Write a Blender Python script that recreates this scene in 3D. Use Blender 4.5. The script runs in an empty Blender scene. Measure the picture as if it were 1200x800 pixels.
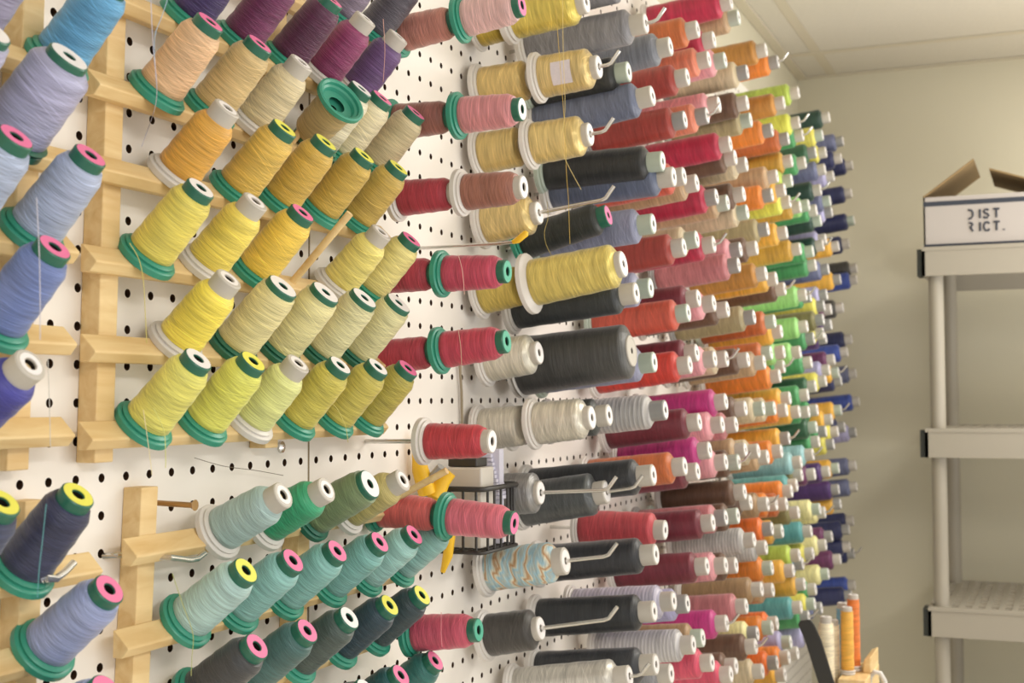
HOOK_CONES = [
('pale pink', 'e2b3b0', 'mini', 'green', 'pink', [3.79, 17.5, 15.75], [6.29, 17.5, 16.01], 'only pale pink cone at the front of a peg hook on the white pegboard', 'only pale pink cone'),
('rose pink', 'dd8a8f', 'mini', 'green', 'white', [3.65, 17.5, 12.27], [6.28, 17.5, 12.29], 'only rose pink cone at the front of a peg hook on the white pegboard', 'only rose pink cone'),
('cocoa brown', 'a86a58', 'mini', 'white', 'white', [3.78, 17.5, 9.47], [6.33, 17.5, 9.52], 'only cocoa brown cone at the front of a peg hook on the white pegboard', 'only cocoa brown cone'),
('raspberry', 'cf4562', 'mini', 'green', 'green', [2.99, 17.5, 6.58], [5.69, 17.5, 6.56], 'highest raspberry cone at the front of a peg hook on the white pegboard', 'highest raspberry cone'),
('raspberry', 'cf4058', 'mini', 'green', 'green', [2.91, 17.5, 3.8], [5.65, 17.5, 4.09], 'second highest raspberry cone at the front of a peg hook on the white pegboard', 'second highest raspberry cone'),
('poppy red', 'cf3a46', 'mini', 'white', 'white', [2.26, 17.5, 0.55], [5.08, 17.5, 0.57], 'only poppy red cone at the front of a peg hook on the white pegboard', 'only poppy red cone'),
('watermelon', 'e06a7e', 'mini', 'green', 'pink', [3.14, 17.5, -2.1], [5.91, 17.5, -2.28], 'only watermelon cone at the front of a peg hook on the white pegboard', 'only watermelon cone'),
('raspberry', 'd6526a', 'mini', 'green', 'green', [1.73, 17.5, -6.36], [4.53, 17.5, -6.07], 'third highest raspberry cone at the front of a peg hook on the white pegboard', 'third highest raspberry cone'),
('yellow gold', 'd6bf50', 'wide', 'white', 'white', [1.7, 26.9, 18.49], [5.43, 26.9, 18.86], 'highest yellow gold cone at the front of a peg hook on the white pegboard', 'highest yellow gold cone'),
('antique gold', 'dcbf78', 'wide', 'white', 'white', [3.08, 26.9, 15.81], [5.98, 26.9, 16.03], 'highest antique gold cone at the front of a peg hook on the white pegboard', 'highest antique gold cone'),
('antique gold', 'dcc076', 'wide', 'white', 'white', [2.71, 26.9, 12.96], [5.57, 26.9, 13.2], 'second highest antique gold cone at the front of a peg hook on the white pegboard', 'second highest antique gold cone'),
('antique gold', 'dbbf78', 'wide', 'white', 'white', [0.45, 26.9, 9.65], [3.24, 26.9, 10.01], 'third highest antique gold cone at the front of a peg hook on the white pegboard', 'third highest antique gold cone'),
('yellow gold', 'dcc660', 'big', 'white', 'white', [2.64, 26.9, 6.96], [6.99, 26.9, 7.65], 'second highest yellow gold cone at the front of a peg hook on the white pegboard', 'second highest yellow gold cone'),
('pearl', 'd6d0be', 'wide', 'white', 'white', [0.59, 26.9, 3.67], [3.21, 26.9, 4.03], 'highest pearl cone at the front of a peg hook on the white pegboard', 'highest pearl cone'),
('pearl', 'd0c9b8', 'wide', 'white', 'white', [2.8, 26.9, 0.99], [5.56, 26.9, 1.28], 'second highest pearl cone at the front of a peg hook on the white pegboard', 'second highest pearl cone'),
('pewter', '908e8c', 'wide', 'white', 'white', [1.45, 26.9, -2.01], [3.25, 26.9, -1.9], 'only pewter cone at the front of a peg hook on the white pegboard', 'only pewter cone'),
('variegated', 'b4c0b8', 'long', 'white', 'white', [0.56, 26.9, -5.28], [4.35, 26.9, -4.72], 'only variegated cone at the front of a peg hook on the white pegboard', 'only variegated cone'),
('espresso', '45423f', 'wide', 'white', 'white', [0.54, 26.9, -8.08], [3.22, 26.9, -7.59], 'only espresso cone at the front of a peg hook on the white pegboard', 'only espresso cone'),
('pearl', 'cfcac0', 'king', 'white', 'white', [0.62, 29.94, -10.9], [6.15, 29.94, -9.95], 'third highest pearl cone at the front of a peg hook on the white pegboard', 'third highest pearl cone'),
('grey', '87868c', 'king', 'white', 'white', [0.62, 31.53, 18.46], [6.67, 31.53, 19.03], 'second highest grey cone at the front of a peg hook on the white pegboard', 'second highest grey cone'),
('grey', '8a8990', 'king', 'white', 'white', [0.62, 30.92, 20.33], [6.27, 30.92, 20.82], 'highest grey cone at the front of a peg hook on the white pegboard', 'highest grey cone'),
('steel', '7a7e88', 'king', 'white', 'white', [0.93, 36.97, 18.77], [6.3, 36.97, 19.36], 'highest steel cone at the front of a peg hook on the white pegboard', 'highest steel cone'),
('black', '303130', 'king', 'green2', 'white', [0.62, 32.15, 16.66], [5.65, 32.15, 17.05], 'highest black cone at the front of a peg hook on the white pegboard', 'highest black cone'),
('slate', '68708a', 'king', 'white', 'white', [0.62, 32.57, 15.06], [6.65, 32.57, 15.94], 'highest slate cone at the front of a peg hook on the white pegboard', 'highest slate cone'),
('black', '2e2f2f', 'king', 'green2', 'white', [0.62, 33.88, 12.94], [6.73, 33.88, 13.12], 'second highest black cone at the front of a peg hook on the white pegboard', 'second highest black cone'),
('slate', '5d6680', 'king', 'white', 'white', [0.62, 34.56, 12.12], [7.07, 34.56, 12.48], 'fourth highest slate cone at the front of a peg hook on the white pegboard', 'fourth highest slate cone'),
('black', '2c302e', 'mini2', 'green', 'pink', [0.57, 30.9, 9.18], [5.02, 30.9, 10.31], 'third highest black cone at the front of a peg hook on the white pegboard', 'third highest black cone'),
('lilac', '8b90ae', 'king', 'green2', 'white', [0.62, 32.71, 9.57], [6.59, 32.71, 10.06], 'third highest lilac cone at the front of a peg hook on the white pegboard', 'third highest lilac cone'),
('black', '33373a', 'king', 'white', 'white', [0.62, 29.83, 6.07], [6.64, 29.83, 6.67], 'fourth highest black cone at the front of a peg hook on the white pegboard', 'fourth highest black cone'),
('lilac', '9a9cba', 'king', 'green2', 'white', [0.62, 34.48, 6.85], [5.92, 34.48, 7.28], 'fifth highest lilac cone at the front of a peg hook on the white pegboard', 'fifth highest lilac cone'),
('charcoal', '4a4a49', 'fat', 'white', 'open', [0.62, 30.51, 3.52], [6.21, 30.51, 4.17], 'third highest charcoal cone at the front of a peg hook on the white pegboard', 'third highest charcoal cone'),
('lilac', '9496b4', 'king', 'green2', 'white', [0.62, 33.29, 3.18], [6.41, 33.29, 3.74], 'seventh highest lilac cone at the front of a peg hook on the white pegboard', 'seventh highest lilac cone'),
('black', '3a3c3a', 'king', 'white', 'white', [0.62, 29.67, 0.81], [5.4, 29.67, 1.35], 'fifth highest black cone at the front of a peg hook on the white pegboard', 'fifth highest black cone'),
('silver', 'c0bcb6', 'king', 'grey', 'white', [0.62, 34.39, 0.96], [6.6, 34.39, 1.53], 'highest silver cone at the front of a peg hook on the white pegboard', 'highest silver cone'),
('black', '34363a', 'king', 'white', 'white', [0.62, 31.69, -2.08], [6.79, 31.69, -1.34], 'sixth highest black cone at the front of a peg hook on the white pegboard', 'sixth highest black cone'),
('gunmetal', '5c5f60', 'wide2', 'white', 'white', [0.62, 30.64, -2.79], [4.93, 30.64, -2.07], 'only gunmetal cone at the front of a peg hook on the white pegboard', 'only gunmetal cone'),
('cherry red', 'c8404a', 'king', 'white', 'white', [1.41, 36.5, -4.3], [5.94, 36.5, -4.27], 'only cherry red cone at the front of a peg hook on the white pegboard', 'only cherry red cone'),
('black', '34353a', 'king', 'white', 'white', [0.62, 32.94, -5.72], [6.51, 32.94, -5.01], 'seventh highest black cone at the front of a peg hook on the white pegboard', 'seventh highest black cone'),
('black', '303236', 'king', 'white', 'white', [0.62, 32.69, -8.2], [6.48, 32.69, -7.55], 'eighth highest black cone at the front of a peg hook on the white pegboard', 'eighth highest black cone'),
('striped lavender', 'b9b4c8', 'king', 'white', 'white', [0.83, 36.97, -8.3], [6.2, 36.97, -7.71], 'only striped lavender cone at the front of a peg hook on the white pegboard', 'only striped lavender cone'),
('charcoal', '3c3e44', 'king', 'white', 'white', [0.62, 32.44, -10.61], [6.61, 32.44, -9.87], 'fourth highest charcoal cone at the front of a peg hook on the white pegboard', 'fourth highest charcoal cone'),
('silver', 'c3c1c4', 'king', 'white', 'white', [0.83, 40.56, -11.0], [6.2, 40.56, -10.41], 'fourth highest silver cone at the front of a peg hook on the white pegboard', 'fourth highest silver cone'),
('steel', '8d8d92', 'king', 'white', 'white', [1.03, 35.68, -11.51], [6.4, 35.68, -10.92], 'second highest steel cone at the front of a peg hook on the white pegboard', 'second highest steel cone'),
('salmon', 'c97f70', 'mini', 'green', 'none', [1.27, 17.5, 15.48], [3.77, 17.5, 15.74], 'salmon cone pushed against the pegboard behind the only pale pink cone', ''),
('cocoa brown', 'a4665a', 'mini', 'green', 'none', [1.0, 17.5, 12.25], [3.63, 17.5, 12.27], 'cocoa brown cone pushed against the pegboard behind the only rose pink cone', ''),
('crimson', 'c23a4c', 'mini', 'white', 'none', [1.21, 17.5, 9.42], [3.76, 17.5, 9.47], 'crimson cone pushed against the pegboard behind the only cocoa brown cone', ''),
('crimson', 'cb4258', 'mini', 'green', 'none', [0.35, 17.5, 6.6], [2.97, 17.5, 6.58], 'crimson cone pushed against the pegboard behind the highest raspberry cone', ''),
('crimson', 'c93e54', 'mini', 'green', 'none', [0.35, 17.5, 3.54], [2.89, 17.5, 3.8], 'crimson cone pushed against the pegboard behind the second highest raspberry cone', ''),
('salmon', 'e0605e', 'mini', 'green', 'none', [0.35, 17.5, -1.91], [3.12, 17.5, -2.1], 'salmon cone pushed against the pegboard behind the only watermelon cone', ''),
('yellow gold', 'c8ac3a', 'wide', 'white', 'none', [0.35, 26.9, 18.35], [1.68, 26.9, 18.49], 'yellow gold cone pushed against the pegboard behind the highest yellow gold cone', ''),
('antique gold', 'd4b56c', 'wide', 'white', 'none', [0.35, 26.9, 15.6], [3.06, 26.9, 15.81], 'antique gold cone pushed against the pegboard behind the highest antique gold cone', ''),
('antique gold', 'd4b66c', 'wide', 'white', 'none', [0.35, 26.9, 12.75], [2.69, 26.9, 12.95], 'antique gold cone pushed against the pegboard behind the second highest antique gold cone', ''),
('yellow gold', 'cfb650', 'wide', 'white', 'none', [0.35, 26.9, 6.6], [2.62, 26.9, 6.96], 'yellow gold cone pushed against the pegboard behind the second highest yellow gold cone', ''),
('pearl', 'ccc6b6', 'wide', 'white', 'none', [0.35, 26.9, 0.73], [2.78, 26.9, 0.98], 'pearl cone pushed against the pegboard behind the second highest pearl cone', ''),
('rust', 'c9652e', 'king', 'white', 'white', [0.64, 43.54, 21.31], [6.0, 43.54, 21.96], 'highest rust cone at the front of a peg hook on the white pegboard', 'highest rust cone'),
('brick', 'a8382f', 'king', 'white', 'white', [0.64, 41.3, 18.2], [6.0, 41.3, 18.85], 'highest brick cone at the front of a peg hook on the white pegboard', 'highest brick cone'),
('salmon', 'e07c5e', 'king', 'white', 'white', [0.64, 45.94, 20.25], [6.0, 45.94, 20.9], 'highest salmon cone at the front of a peg hook on the white pegboard', 'highest salmon cone'),
('brick', 'a8382f', 'king', 'grey', 'white', [0.64, 40.69, 15.83], [6.0, 40.69, 16.48], 'second highest brick cone at the front of a peg hook on the white pegboard', 'second highest brick cone'),
('salmon', 'e07c5e', 'king', 'grey', 'white', [0.64, 45.41, 16.99], [6.0, 45.41, 17.64], 'second highest salmon cone at the front of a peg hook on the white pegboard', 'second highest salmon cone'),
('pink', 'e89aa2', 'king', 'white', 'white', [0.64, 48.23, 18.19], [6.0, 48.23, 18.84], 'second highest pink cone at the front of a peg hook on the white pegboard', 'second highest pink cone'),
('brown', '6b4c38', 'king', 'white', 'white', [0.74, 55.22, 19.73], [6.1, 55.22, 20.38], 'highest brown cone at the front of a peg hook on the white pegboard', 'highest brown cone'),
('crimson', 'c42848', 'king', 'white', 'white', [0.69, 50.69, 16.37], [6.05, 50.69, 17.01], 'third highest crimson cone at the front of a peg hook on the white pegboard', 'third highest crimson cone'),
('coral', 'd3523c', 'king', 'white', 'white', [0.64, 40.41, 12.85], [6.0, 40.41, 13.5], 'highest coral cone at the front of a peg hook on the white pegboard', 'highest coral cone'),
('crimson', 'c42848', 'king', 'grey', 'white', [0.64, 47.37, 12.77], [6.0, 47.37, 13.42], 'fourth highest crimson cone at the front of a peg hook on the white pegboard', 'fourth highest crimson cone'),
('tan', 'bd9a72', 'king', 'green2', 'white', [0.64, 50.06, 12.81], [6.0, 50.06, 13.45], 'fourth highest tan cone at the front of a peg hook on the white pegboard', 'fourth highest tan cone'),
('tan', 'bd9a72', 'king', 'white', 'white', [0.64, 43.01, 12.89], [6.0, 43.01, 13.54], 'third highest tan cone at the front of a peg hook on the white pegboard', 'third highest tan cone'),
('brick', 'a8382f', 'king', 'white', 'white', [0.64, 40.27, 9.18], [6.0, 40.27, 9.82], 'third highest brick cone at the front of a peg hook on the white pegboard', 'third highest brick cone'),
('crimson', 'c42848', 'king', 'white', 'white', [0.64, 46.64, 9.99], [6.0, 46.64, 10.64], 'fifth highest crimson cone at the front of a peg hook on the white pegboard', 'fifth highest crimson cone'),
('beige', 'cdba94', 'king', 'green2', 'white', [0.64, 42.89, 9.86], [6.0, 42.89, 10.51], 'fourth highest beige cone at the front of a peg hook on the white pegboard', 'fourth highest beige cone'),
('coral', 'd3523c', 'king', 'green2', 'white', [0.64, 40.98, 5.85], [6.0, 40.98, 6.49], 'second highest coral cone at the front of a peg hook on the white pegboard', 'second highest coral cone'),
('maroon', '7c2a38', 'king', 'white', 'white', [0.64, 43.11, 6.75], [6.0, 43.11, 7.39], 'highest maroon cone at the front of a peg hook on the white pegboard', 'highest maroon cone'),
('pink', 'e89aa2', 'king', 'white', 'white', [0.64, 46.49, 6.7], [6.0, 46.49, 7.34], 'fourth highest pink cone at the front of a peg hook on the white pegboard', 'fourth highest pink cone'),
('brown', '6b4c38', 'king', 'white', 'white', [0.64, 49.75, 6.56], [6.0, 49.75, 7.21], 'sixth highest brown cone at the front of a peg hook on the white pegboard', 'sixth highest brown cone'),
('scarlet', 'da382c', 'king', 'white', 'white', [0.65, 41.17, 3.16], [6.01, 41.17, 3.81], 'only scarlet cone at the front of a peg hook on the white pegboard', 'only scarlet cone'),
('maroon', '7c2a38', 'king', 'white', 'white', [0.64, 42.64, 3.83], [6.0, 42.64, 4.47], 'second highest maroon cone at the front of a peg hook on the white pegboard', 'second highest maroon cone'),
('pink', 'e89aa2', 'king', 'white', 'white', [0.64, 46.55, 3.62], [6.0, 46.55, 4.26], 'fifth highest pink cone at the front of a peg hook on the white pegboard', 'fifth highest pink cone'),
('beige', 'cdba94', 'king', 'white', 'white', [0.64, 49.4, 3.69], [6.0, 49.4, 4.34], 'fifth highest beige cone at the front of a peg hook on the white pegboard', 'fifth highest beige cone'),
('magenta', 'cf3488', 'king', 'white', 'white', [0.64, 49.07, 1.25], [6.0, 49.07, 1.89], 'highest magenta cone at the front of a peg hook on the white pegboard', 'highest magenta cone'),
('maroon', '7c2a38', 'king', 'white', 'white', [0.64, 43.02, 0.18], [6.0, 43.02, 0.83], 'third highest maroon cone at the front of a peg hook on the white pegboard', 'third highest maroon cone'),
('pink', 'e89aa2', 'king', 'white', 'white', [0.65, 48.13, -0.05], [6.01, 48.13, 0.6], 'sixth highest pink cone at the front of a peg hook on the white pegboard', 'sixth highest pink cone'),
('rose', 'c9787c', 'king', 'white', 'white', [0.64, 51.58, -0.12], [6.0, 51.58, 0.53], 'second highest rose cone at the front of a peg hook on the white pegboard', 'second highest rose cone'),
('magenta', 'cf3488', 'king', 'white', 'white', [0.64, 45.16, -1.38], [6.0, 45.16, -0.74], 'second highest magenta cone at the front of a peg hook on the white pegboard', 'second highest magenta cone'),
('rust', 'c9652e', 'king', 'white', 'white', [0.64, 40.0, -2.01], [6.0, 40.0, -1.37], 'fifth highest rust cone at the front of a peg hook on the white pegboard', 'fifth highest rust cone'),
('maroon', '7c2a38', 'king', 'white', 'white', [0.64, 42.55, -2.4], [6.0, 42.55, -1.76], 'fourth highest maroon cone at the front of a peg hook on the white pegboard', 'fourth highest maroon cone'),
('pink', 'e89aa2', 'king', 'white', 'white', [0.64, 48.9, -2.2], [6.0, 48.9, -1.55], 'seventh highest pink cone at the front of a peg hook on the white pegboard', 'seventh highest pink cone'),
('brown', '6b4c38', 'king', 'green2', 'white', [0.64, 52.14, -2.34], [6.0, 52.14, -1.7], 'ninth highest brown cone at the front of a peg hook on the white pegboard', 'ninth highest brown cone'),
('maroon', '7c2a38', 'king', 'white', 'white', [0.64, 45.75, -5.35], [6.0, 45.75, -4.71], 'fifth highest maroon cone at the front of a peg hook on the white pegboard', 'fifth highest maroon cone'),
('rose', 'c9787c', 'king', 'grey', 'white', [0.64, 48.74, -5.33], [6.0, 48.74, -4.68], 'third highest rose cone at the front of a peg hook on the white pegboard', 'third highest rose cone'),
('brown', '6b4c38', 'king', 'green2', 'white', [0.64, 51.75, -5.48], [6.0, 51.75, -4.83], 'twelfth highest brown cone at the front of a peg hook on the white pegboard', 'twelfth highest brown cone'),
('maroon', '7c2a38', 'king', 'white', 'white', [0.64, 44.33, -7.55], [6.0, 44.33, -6.9], 'sixth highest maroon cone at the front of a peg hook on the white pegboard', 'sixth highest maroon cone'),
('pink', 'e89aa2', 'king', 'white', 'white', [0.64, 48.61, -8.0], [6.0, 48.61, -7.36], 'eighth highest pink cone at the front of a peg hook on the white pegboard', 'eighth highest pink cone'),
('brown', '6b4c38', 'king', 'white', 'white', [0.64, 51.16, -8.3], [6.0, 51.16, -7.65], 'thirteenth highest brown cone at the front of a peg hook on the white pegboard', 'thirteenth highest brown cone'),
('lilac', 'aaa5ce', 'king', 'grey', 'white', [0.64, 40.23, -8.96], [6.0, 40.23, -8.31], 'tenth highest lilac cone at the front of a peg hook on the white pegboard', 'tenth highest lilac cone'),
('rose', 'c9787c', 'king', 'white', 'white', [0.64, 53.73, -11.04], [6.0, 53.73, -10.39], 'fourth highest rose cone at the front of a peg hook on the white pegboard', 'fourth highest rose cone'),
('magenta', 'cf3488', 'king', 'white', 'white', [0.64, 48.66, -11.26], [6.0, 48.66, -10.61], 'third highest magenta cone at the front of a peg hook on the white pegboard', 'third highest magenta cone'),
('bronze', 'a5825a', 'king', 'green2', 'white', [0.64, 43.25, -11.17], [6.0, 43.25, -10.53], 'third highest bronze cone at the front of a peg hook on the white pegboard', 'third highest bronze cone'),
('raspberry', 'dd4a66', 'king', 'white', 'white', [0.64, 45.21, -12.82], [6.0, 45.21, -12.18], 'fourth highest raspberry cone at the front of a peg hook on the white pegboard', 'fourth highest raspberry cone'),
('raspberry', 'dd4a66', 'king', 'white', 'white', [0.71, 49.26, -14.23], [6.07, 49.26, -13.58], 'fifth highest raspberry cone at the front of a peg hook on the white pegboard', 'fifth highest raspberry cone'),
('crimson', 'c42848', 'king', 'white', 'white', [0.64, 51.55, 25.04], [6.0, 51.55, 25.69], 'highest crimson cone at the front of a peg hook on the white pegboard', 'highest crimson cone'),
('tan', 'bd9a72', 'king', 'green2', 'white', [0.64, 53.57, 24.66], [6.0, 53.57, 25.3], 'highest tan cone at the front of a peg hook on the white pegboard', 'highest tan cone'),
('crimson', 'c42848', 'king', 'white', 'white', [0.64, 47.18, 21.67], [6.0, 47.18, 22.32], 'second highest crimson cone at the front of a peg hook on the white pegboard', 'second highest crimson cone'),
('pink', 'e89aa2', 'king', 'green2', 'white', [0.64, 49.84, 21.13], [6.0, 49.84, 21.78], 'highest pink cone at the front of a peg hook on the white pegboard', 'highest pink cone'),
('golden', 'bd8030', 'king', 'white', 'white', [0.64, 61.7, 24.65], [6.0, 61.7, 25.29], 'highest golden cone at the front of a peg hook on the white pegboard', 'highest golden cone'),
('orange', 'ee8226', 'king', 'grey', 'white', [0.64, 65.76, 24.8], [6.0, 65.76, 25.45], 'highest orange cone at the front of a peg hook on the white pegboard', 'highest orange cone'),
('beige', 'cdba94', 'king', 'grey', 'white', [0.64, 55.8, 21.8], [6.0, 55.8, 22.44], 'highest beige cone at the front of a peg hook on the white pegboard', 'highest beige cone'),
('khaki', 'a8986c', 'king', 'green2', 'white', [0.64, 56.63, 18.95], [6.0, 56.63, 19.59], 'highest khaki cone at the front of a peg hook on the white pegboard', 'highest khaki cone'),
('golden', 'bd8030', 'king', 'white', 'white', [0.64, 67.74, 22.34], [6.0, 67.74, 22.99], 'second highest golden cone at the front of a peg hook on the white pegboard', 'second highest golden cone'),
('orange', 'ee8226', 'king', 'grey', 'white', [0.64, 63.35, 19.56], [6.0, 63.35, 20.21], 'second highest orange cone at the front of a peg hook on the white pegboard', 'second highest orange cone'),
('rust', 'c9652e', 'king', 'grey', 'white', [0.64, 69.17, 20.04], [6.0, 69.17, 20.69], 'second highest rust cone at the front of a peg hook on the white pegboard', 'second highest rust cone'),
('brown', '6b4c38', 'king', 'white', 'white', [0.64, 52.19, 15.82], [6.0, 52.19, 16.46], 'second highest brown cone at the front of a peg hook on the white pegboard', 'second highest brown cone'),
('beige', 'cdba94', 'king', 'white', 'white', [0.64, 55.23, 15.9], [6.0, 55.23, 16.55], 'second highest beige cone at the front of a peg hook on the white pegboard', 'second highest beige cone'),
('lime', 'abc444', 'king', 'white', 'white', [0.64, 73.53, 24.32], [6.0, 73.53, 24.96], 'highest lime cone at the front of a peg hook on the white pegboard', 'highest lime cone'),
('chartreuse', 'd8de4a', 'king', 'white', 'white', [0.64, 73.71, 22.09], [6.0, 73.71, 22.74], 'highest chartreuse cone at the front of a peg hook on the white pegboard', 'highest chartreuse cone'),
('ochre', 'cc9a30', 'king', 'white', 'white', [0.64, 70.38, 18.64], [6.0, 70.38, 19.28], 'highest ochre cone at the front of a peg hook on the white pegboard', 'highest ochre cone'),
('tan', 'bd9a72', 'king', 'white', 'white', [0.64, 64.91, 16.67], [6.0, 64.91, 17.31], 'second highest tan cone at the front of a peg hook on the white pegboard', 'second highest tan cone'),
('brown', '6b4c38', 'king', 'white', 'white', [0.73, 53.99, 13.86], [6.09, 53.99, 14.51], 'third highest brown cone at the front of a peg hook on the white pegboard', 'third highest brown cone'),
('orange', 'ee8226', 'king', 'grey', 'white', [0.64, 63.06, 15.1], [6.0, 63.06, 15.75], 'third highest orange cone at the front of a peg hook on the white pegboard', 'third highest orange cone'),
('amber', 'eaac34', 'king', 'white', 'white', [0.64, 67.62, 16.12], [6.0, 67.62, 16.76], 'highest amber cone at the front of a peg hook on the white pegboard', 'highest amber cone'),
('lime', 'abc444', 'king', 'green2', 'white', [0.71, 69.89, 17.12], [6.07, 69.89, 17.77], 'second highest lime cone at the front of a peg hook on the white pegboard', 'second highest lime cone'),
('beige', 'cdba94', 'king', 'green2', 'white', [0.64, 55.3, 12.94], [6.0, 55.3, 13.58], 'third highest beige cone at the front of a peg hook on the white pegboard', 'third highest beige cone'),
('khaki', 'a8986c', 'king', 'grey', 'white', [0.64, 61.5, 12.61], [6.0, 61.5, 13.26], 'second highest khaki cone at the front of a peg hook on the white pegboard', 'second highest khaki cone'),
('chartreuse', 'd8de4a', 'king', 'white', 'white', [0.64, 69.5, 15.53], [6.0, 69.5, 16.17], 'second highest chartreuse cone at the front of a peg hook on the white pegboard', 'second highest chartreuse cone'),
('ochre', 'cc9a30', 'king', 'white', 'white', [0.64, 73.57, 15.7], [6.0, 73.57, 16.35], 'second highest ochre cone at the front of a peg hook on the white pegboard', 'second highest ochre cone'),
('amber', 'eaac34', 'king', 'white', 'white', [0.64, 68.04, 13.14], [6.0, 68.04, 13.79], 'second highest amber cone at the front of a peg hook on the white pegboard', 'second highest amber cone'),
('ochre', 'cc9a30', 'king', 'white', 'white', [0.64, 73.33, 12.54], [6.0, 73.33, 13.18], 'third highest ochre cone at the front of a peg hook on the white pegboard', 'third highest ochre cone'),
('pink', 'e89aa2', 'king', 'grey', 'white', [0.49, 53.95, 10.47], [5.85, 53.95, 11.12], 'third highest pink cone at the front of a peg hook on the white pegboard', 'third highest pink cone'),
('brown', '6b4c38', 'king', 'white', 'white', [0.64, 57.93, 10.99], [6.0, 57.93, 11.63], 'fourth highest brown cone at the front of a peg hook on the white pegboard', 'fourth highest brown cone'),
('rose', 'c9787c', 'king', 'grey', 'white', [0.64, 52.76, 9.42], [6.0, 52.76, 10.06], 'highest rose cone at the front of a peg hook on the white pegboard', 'highest rose cone'),
('golden', 'bd8030', 'king', 'white', 'white', [0.64, 60.76, 9.6], [6.0, 60.76, 10.24], 'third highest golden cone at the front of a peg hook on the white pegboard', 'third highest golden cone'),
('amber', 'eaac34', 'king', 'white', 'white', [0.64, 64.14, 9.54], [6.0, 64.14, 10.19], 'fourth highest amber cone at the front of a peg hook on the white pegboard', 'fourth highest amber cone'),
('brown', '6b4c38', 'king', 'white', 'white', [0.64, 67.13, 9.07], [6.0, 67.13, 9.72], 'fifth highest brown cone at the front of a peg hook on the white pegboard', 'fifth highest brown cone'),
('khaki', 'a8986c', 'king', 'grey', 'white', [0.64, 56.91, 6.52], [6.0, 56.91, 7.17], 'third highest khaki cone at the front of a peg hook on the white pegboard', 'third highest khaki cone'),
('rust', 'c9652e', 'king', 'green2', 'white', [0.64, 63.37, 6.6], [6.0, 63.37, 7.24], 'third highest rust cone at the front of a peg hook on the white pegboard', 'third highest rust cone'),
('amber', 'eaac34', 'king', 'white', 'white', [0.64, 65.69, 6.02], [6.0, 65.69, 6.66], 'sixth highest amber cone at the front of a peg hook on the white pegboard', 'sixth highest amber cone'),
('rust', 'c9652e', 'king', 'green2', 'white', [0.64, 62.09, 4.43], [6.0, 62.09, 5.08], 'fourth highest rust cone at the front of a peg hook on the white pegboard', 'fourth highest rust cone'),
('brown', '6b4c38', 'king', 'white', 'white', [0.64, 55.03, 3.79], [6.0, 55.03, 4.44], 'seventh highest brown cone at the front of a peg hook on the white pegboard', 'seventh highest brown cone'),
('tan', 'bd9a72', 'king', 'white', 'white', [0.64, 59.85, 3.75], [6.0, 59.85, 4.4], 'fifth highest tan cone at the front of a peg hook on the white pegboard', 'fifth highest tan cone'),
('orange', 'ee8226', 'king', 'white', 'white', [0.64, 64.88, 2.95], [6.0, 64.88, 3.59], 'fourth highest orange cone at the front of a peg hook on the white pegboard', 'fourth highest orange cone'),
('light green', '8fd070', 'king', 'white', 'white', [0.64, 66.51, 4.63], [6.0, 66.51, 5.28], 'fourth highest light green cone at the front of a peg hook on the white pegboard', 'fourth highest light green cone'),
('green', '439a58', 'king', 'white', 'white', [0.38, 67.8, 3.65], [5.74, 67.8, 4.3], 'ninth highest green cone at the front of a peg hook on the white pegboard', 'ninth highest green cone'),
('brown', '6b4c38', 'king', 'white', 'white', [0.64, 54.15, 0.82], [6.0, 54.15, 1.46], 'eighth highest brown cone at the front of a peg hook on the white pegboard', 'eighth highest brown cone'),
('beige', 'cdba94', 'king', 'green2', 'white', [0.64, 59.4, 0.78], [6.0, 59.4, 1.42], 'sixth highest beige cone at the front of a peg hook on the white pegboard', 'sixth highest beige cone'),
('beige', 'cdba94', 'king', 'green2', 'white', [0.64, 62.98, 0.75], [6.0, 62.98, 1.4], 'seventh highest beige cone at the front of a peg hook on the white pegboard', 'seventh highest beige cone'),
('amber', 'eaac34', 'king', 'white', 'white', [0.63, 68.52, 1.43], [5.99, 68.52, 2.08], 'eighth highest amber cone at the front of a peg hook on the white pegboard', 'eighth highest amber cone'),
('orange', 'ee8226', 'king', 'white', 'white', [0.64, 67.16, 0.6], [6.0, 67.16, 1.25], 'fifth highest orange cone at the front of a peg hook on the white pegboard', 'fifth highest orange cone'),
('amber', 'eaac34', 'king', 'white', 'white', [0.64, 72.05, 0.43], [6.0, 72.05, 1.08], 'tenth highest amber cone at the front of a peg hook on the white pegboard', 'tenth highest amber cone'),
('tan', 'bd9a72', 'king', 'white', 'white', [0.64, 54.01, -1.71], [6.0, 54.01, -1.06], 'sixth highest tan cone at the front of a peg hook on the white pegboard', 'sixth highest tan cone'),
('beige', 'cdba94', 'king', 'white', 'white', [0.64, 57.68, -1.9], [6.0, 57.68, -1.25], 'eighth highest beige cone at the front of a peg hook on the white pegboard', 'eighth highest beige cone'),
('amber', 'eaac34', 'king', 'grey', 'white', [0.64, 67.96, -1.38], [6.0, 67.96, -0.74], 'twelfth highest amber cone at the front of a peg hook on the white pegboard', 'twelfth highest amber cone'),
('orange', 'ee8226', 'king', 'white', 'white', [0.64, 65.13, -2.17], [6.0, 65.13, -1.53], 'sixth highest orange cone at the front of a peg hook on the white pegboard', 'sixth highest orange cone'),
('tan', 'bd9a72', 'king', 'white', 'white', [0.64, 60.55, -2.39], [6.0, 60.55, -1.74], 'seventh highest tan cone at the front of a peg hook on the white pegboard', 'seventh highest tan cone'),
('aqua', '90c2c6', 'king', 'white', 'white', [0.64, 72.45, -3.26], [6.0, 72.45, -2.61], 'second highest aqua cone at the front of a peg hook on the white pegboard', 'second highest aqua cone'),
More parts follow.
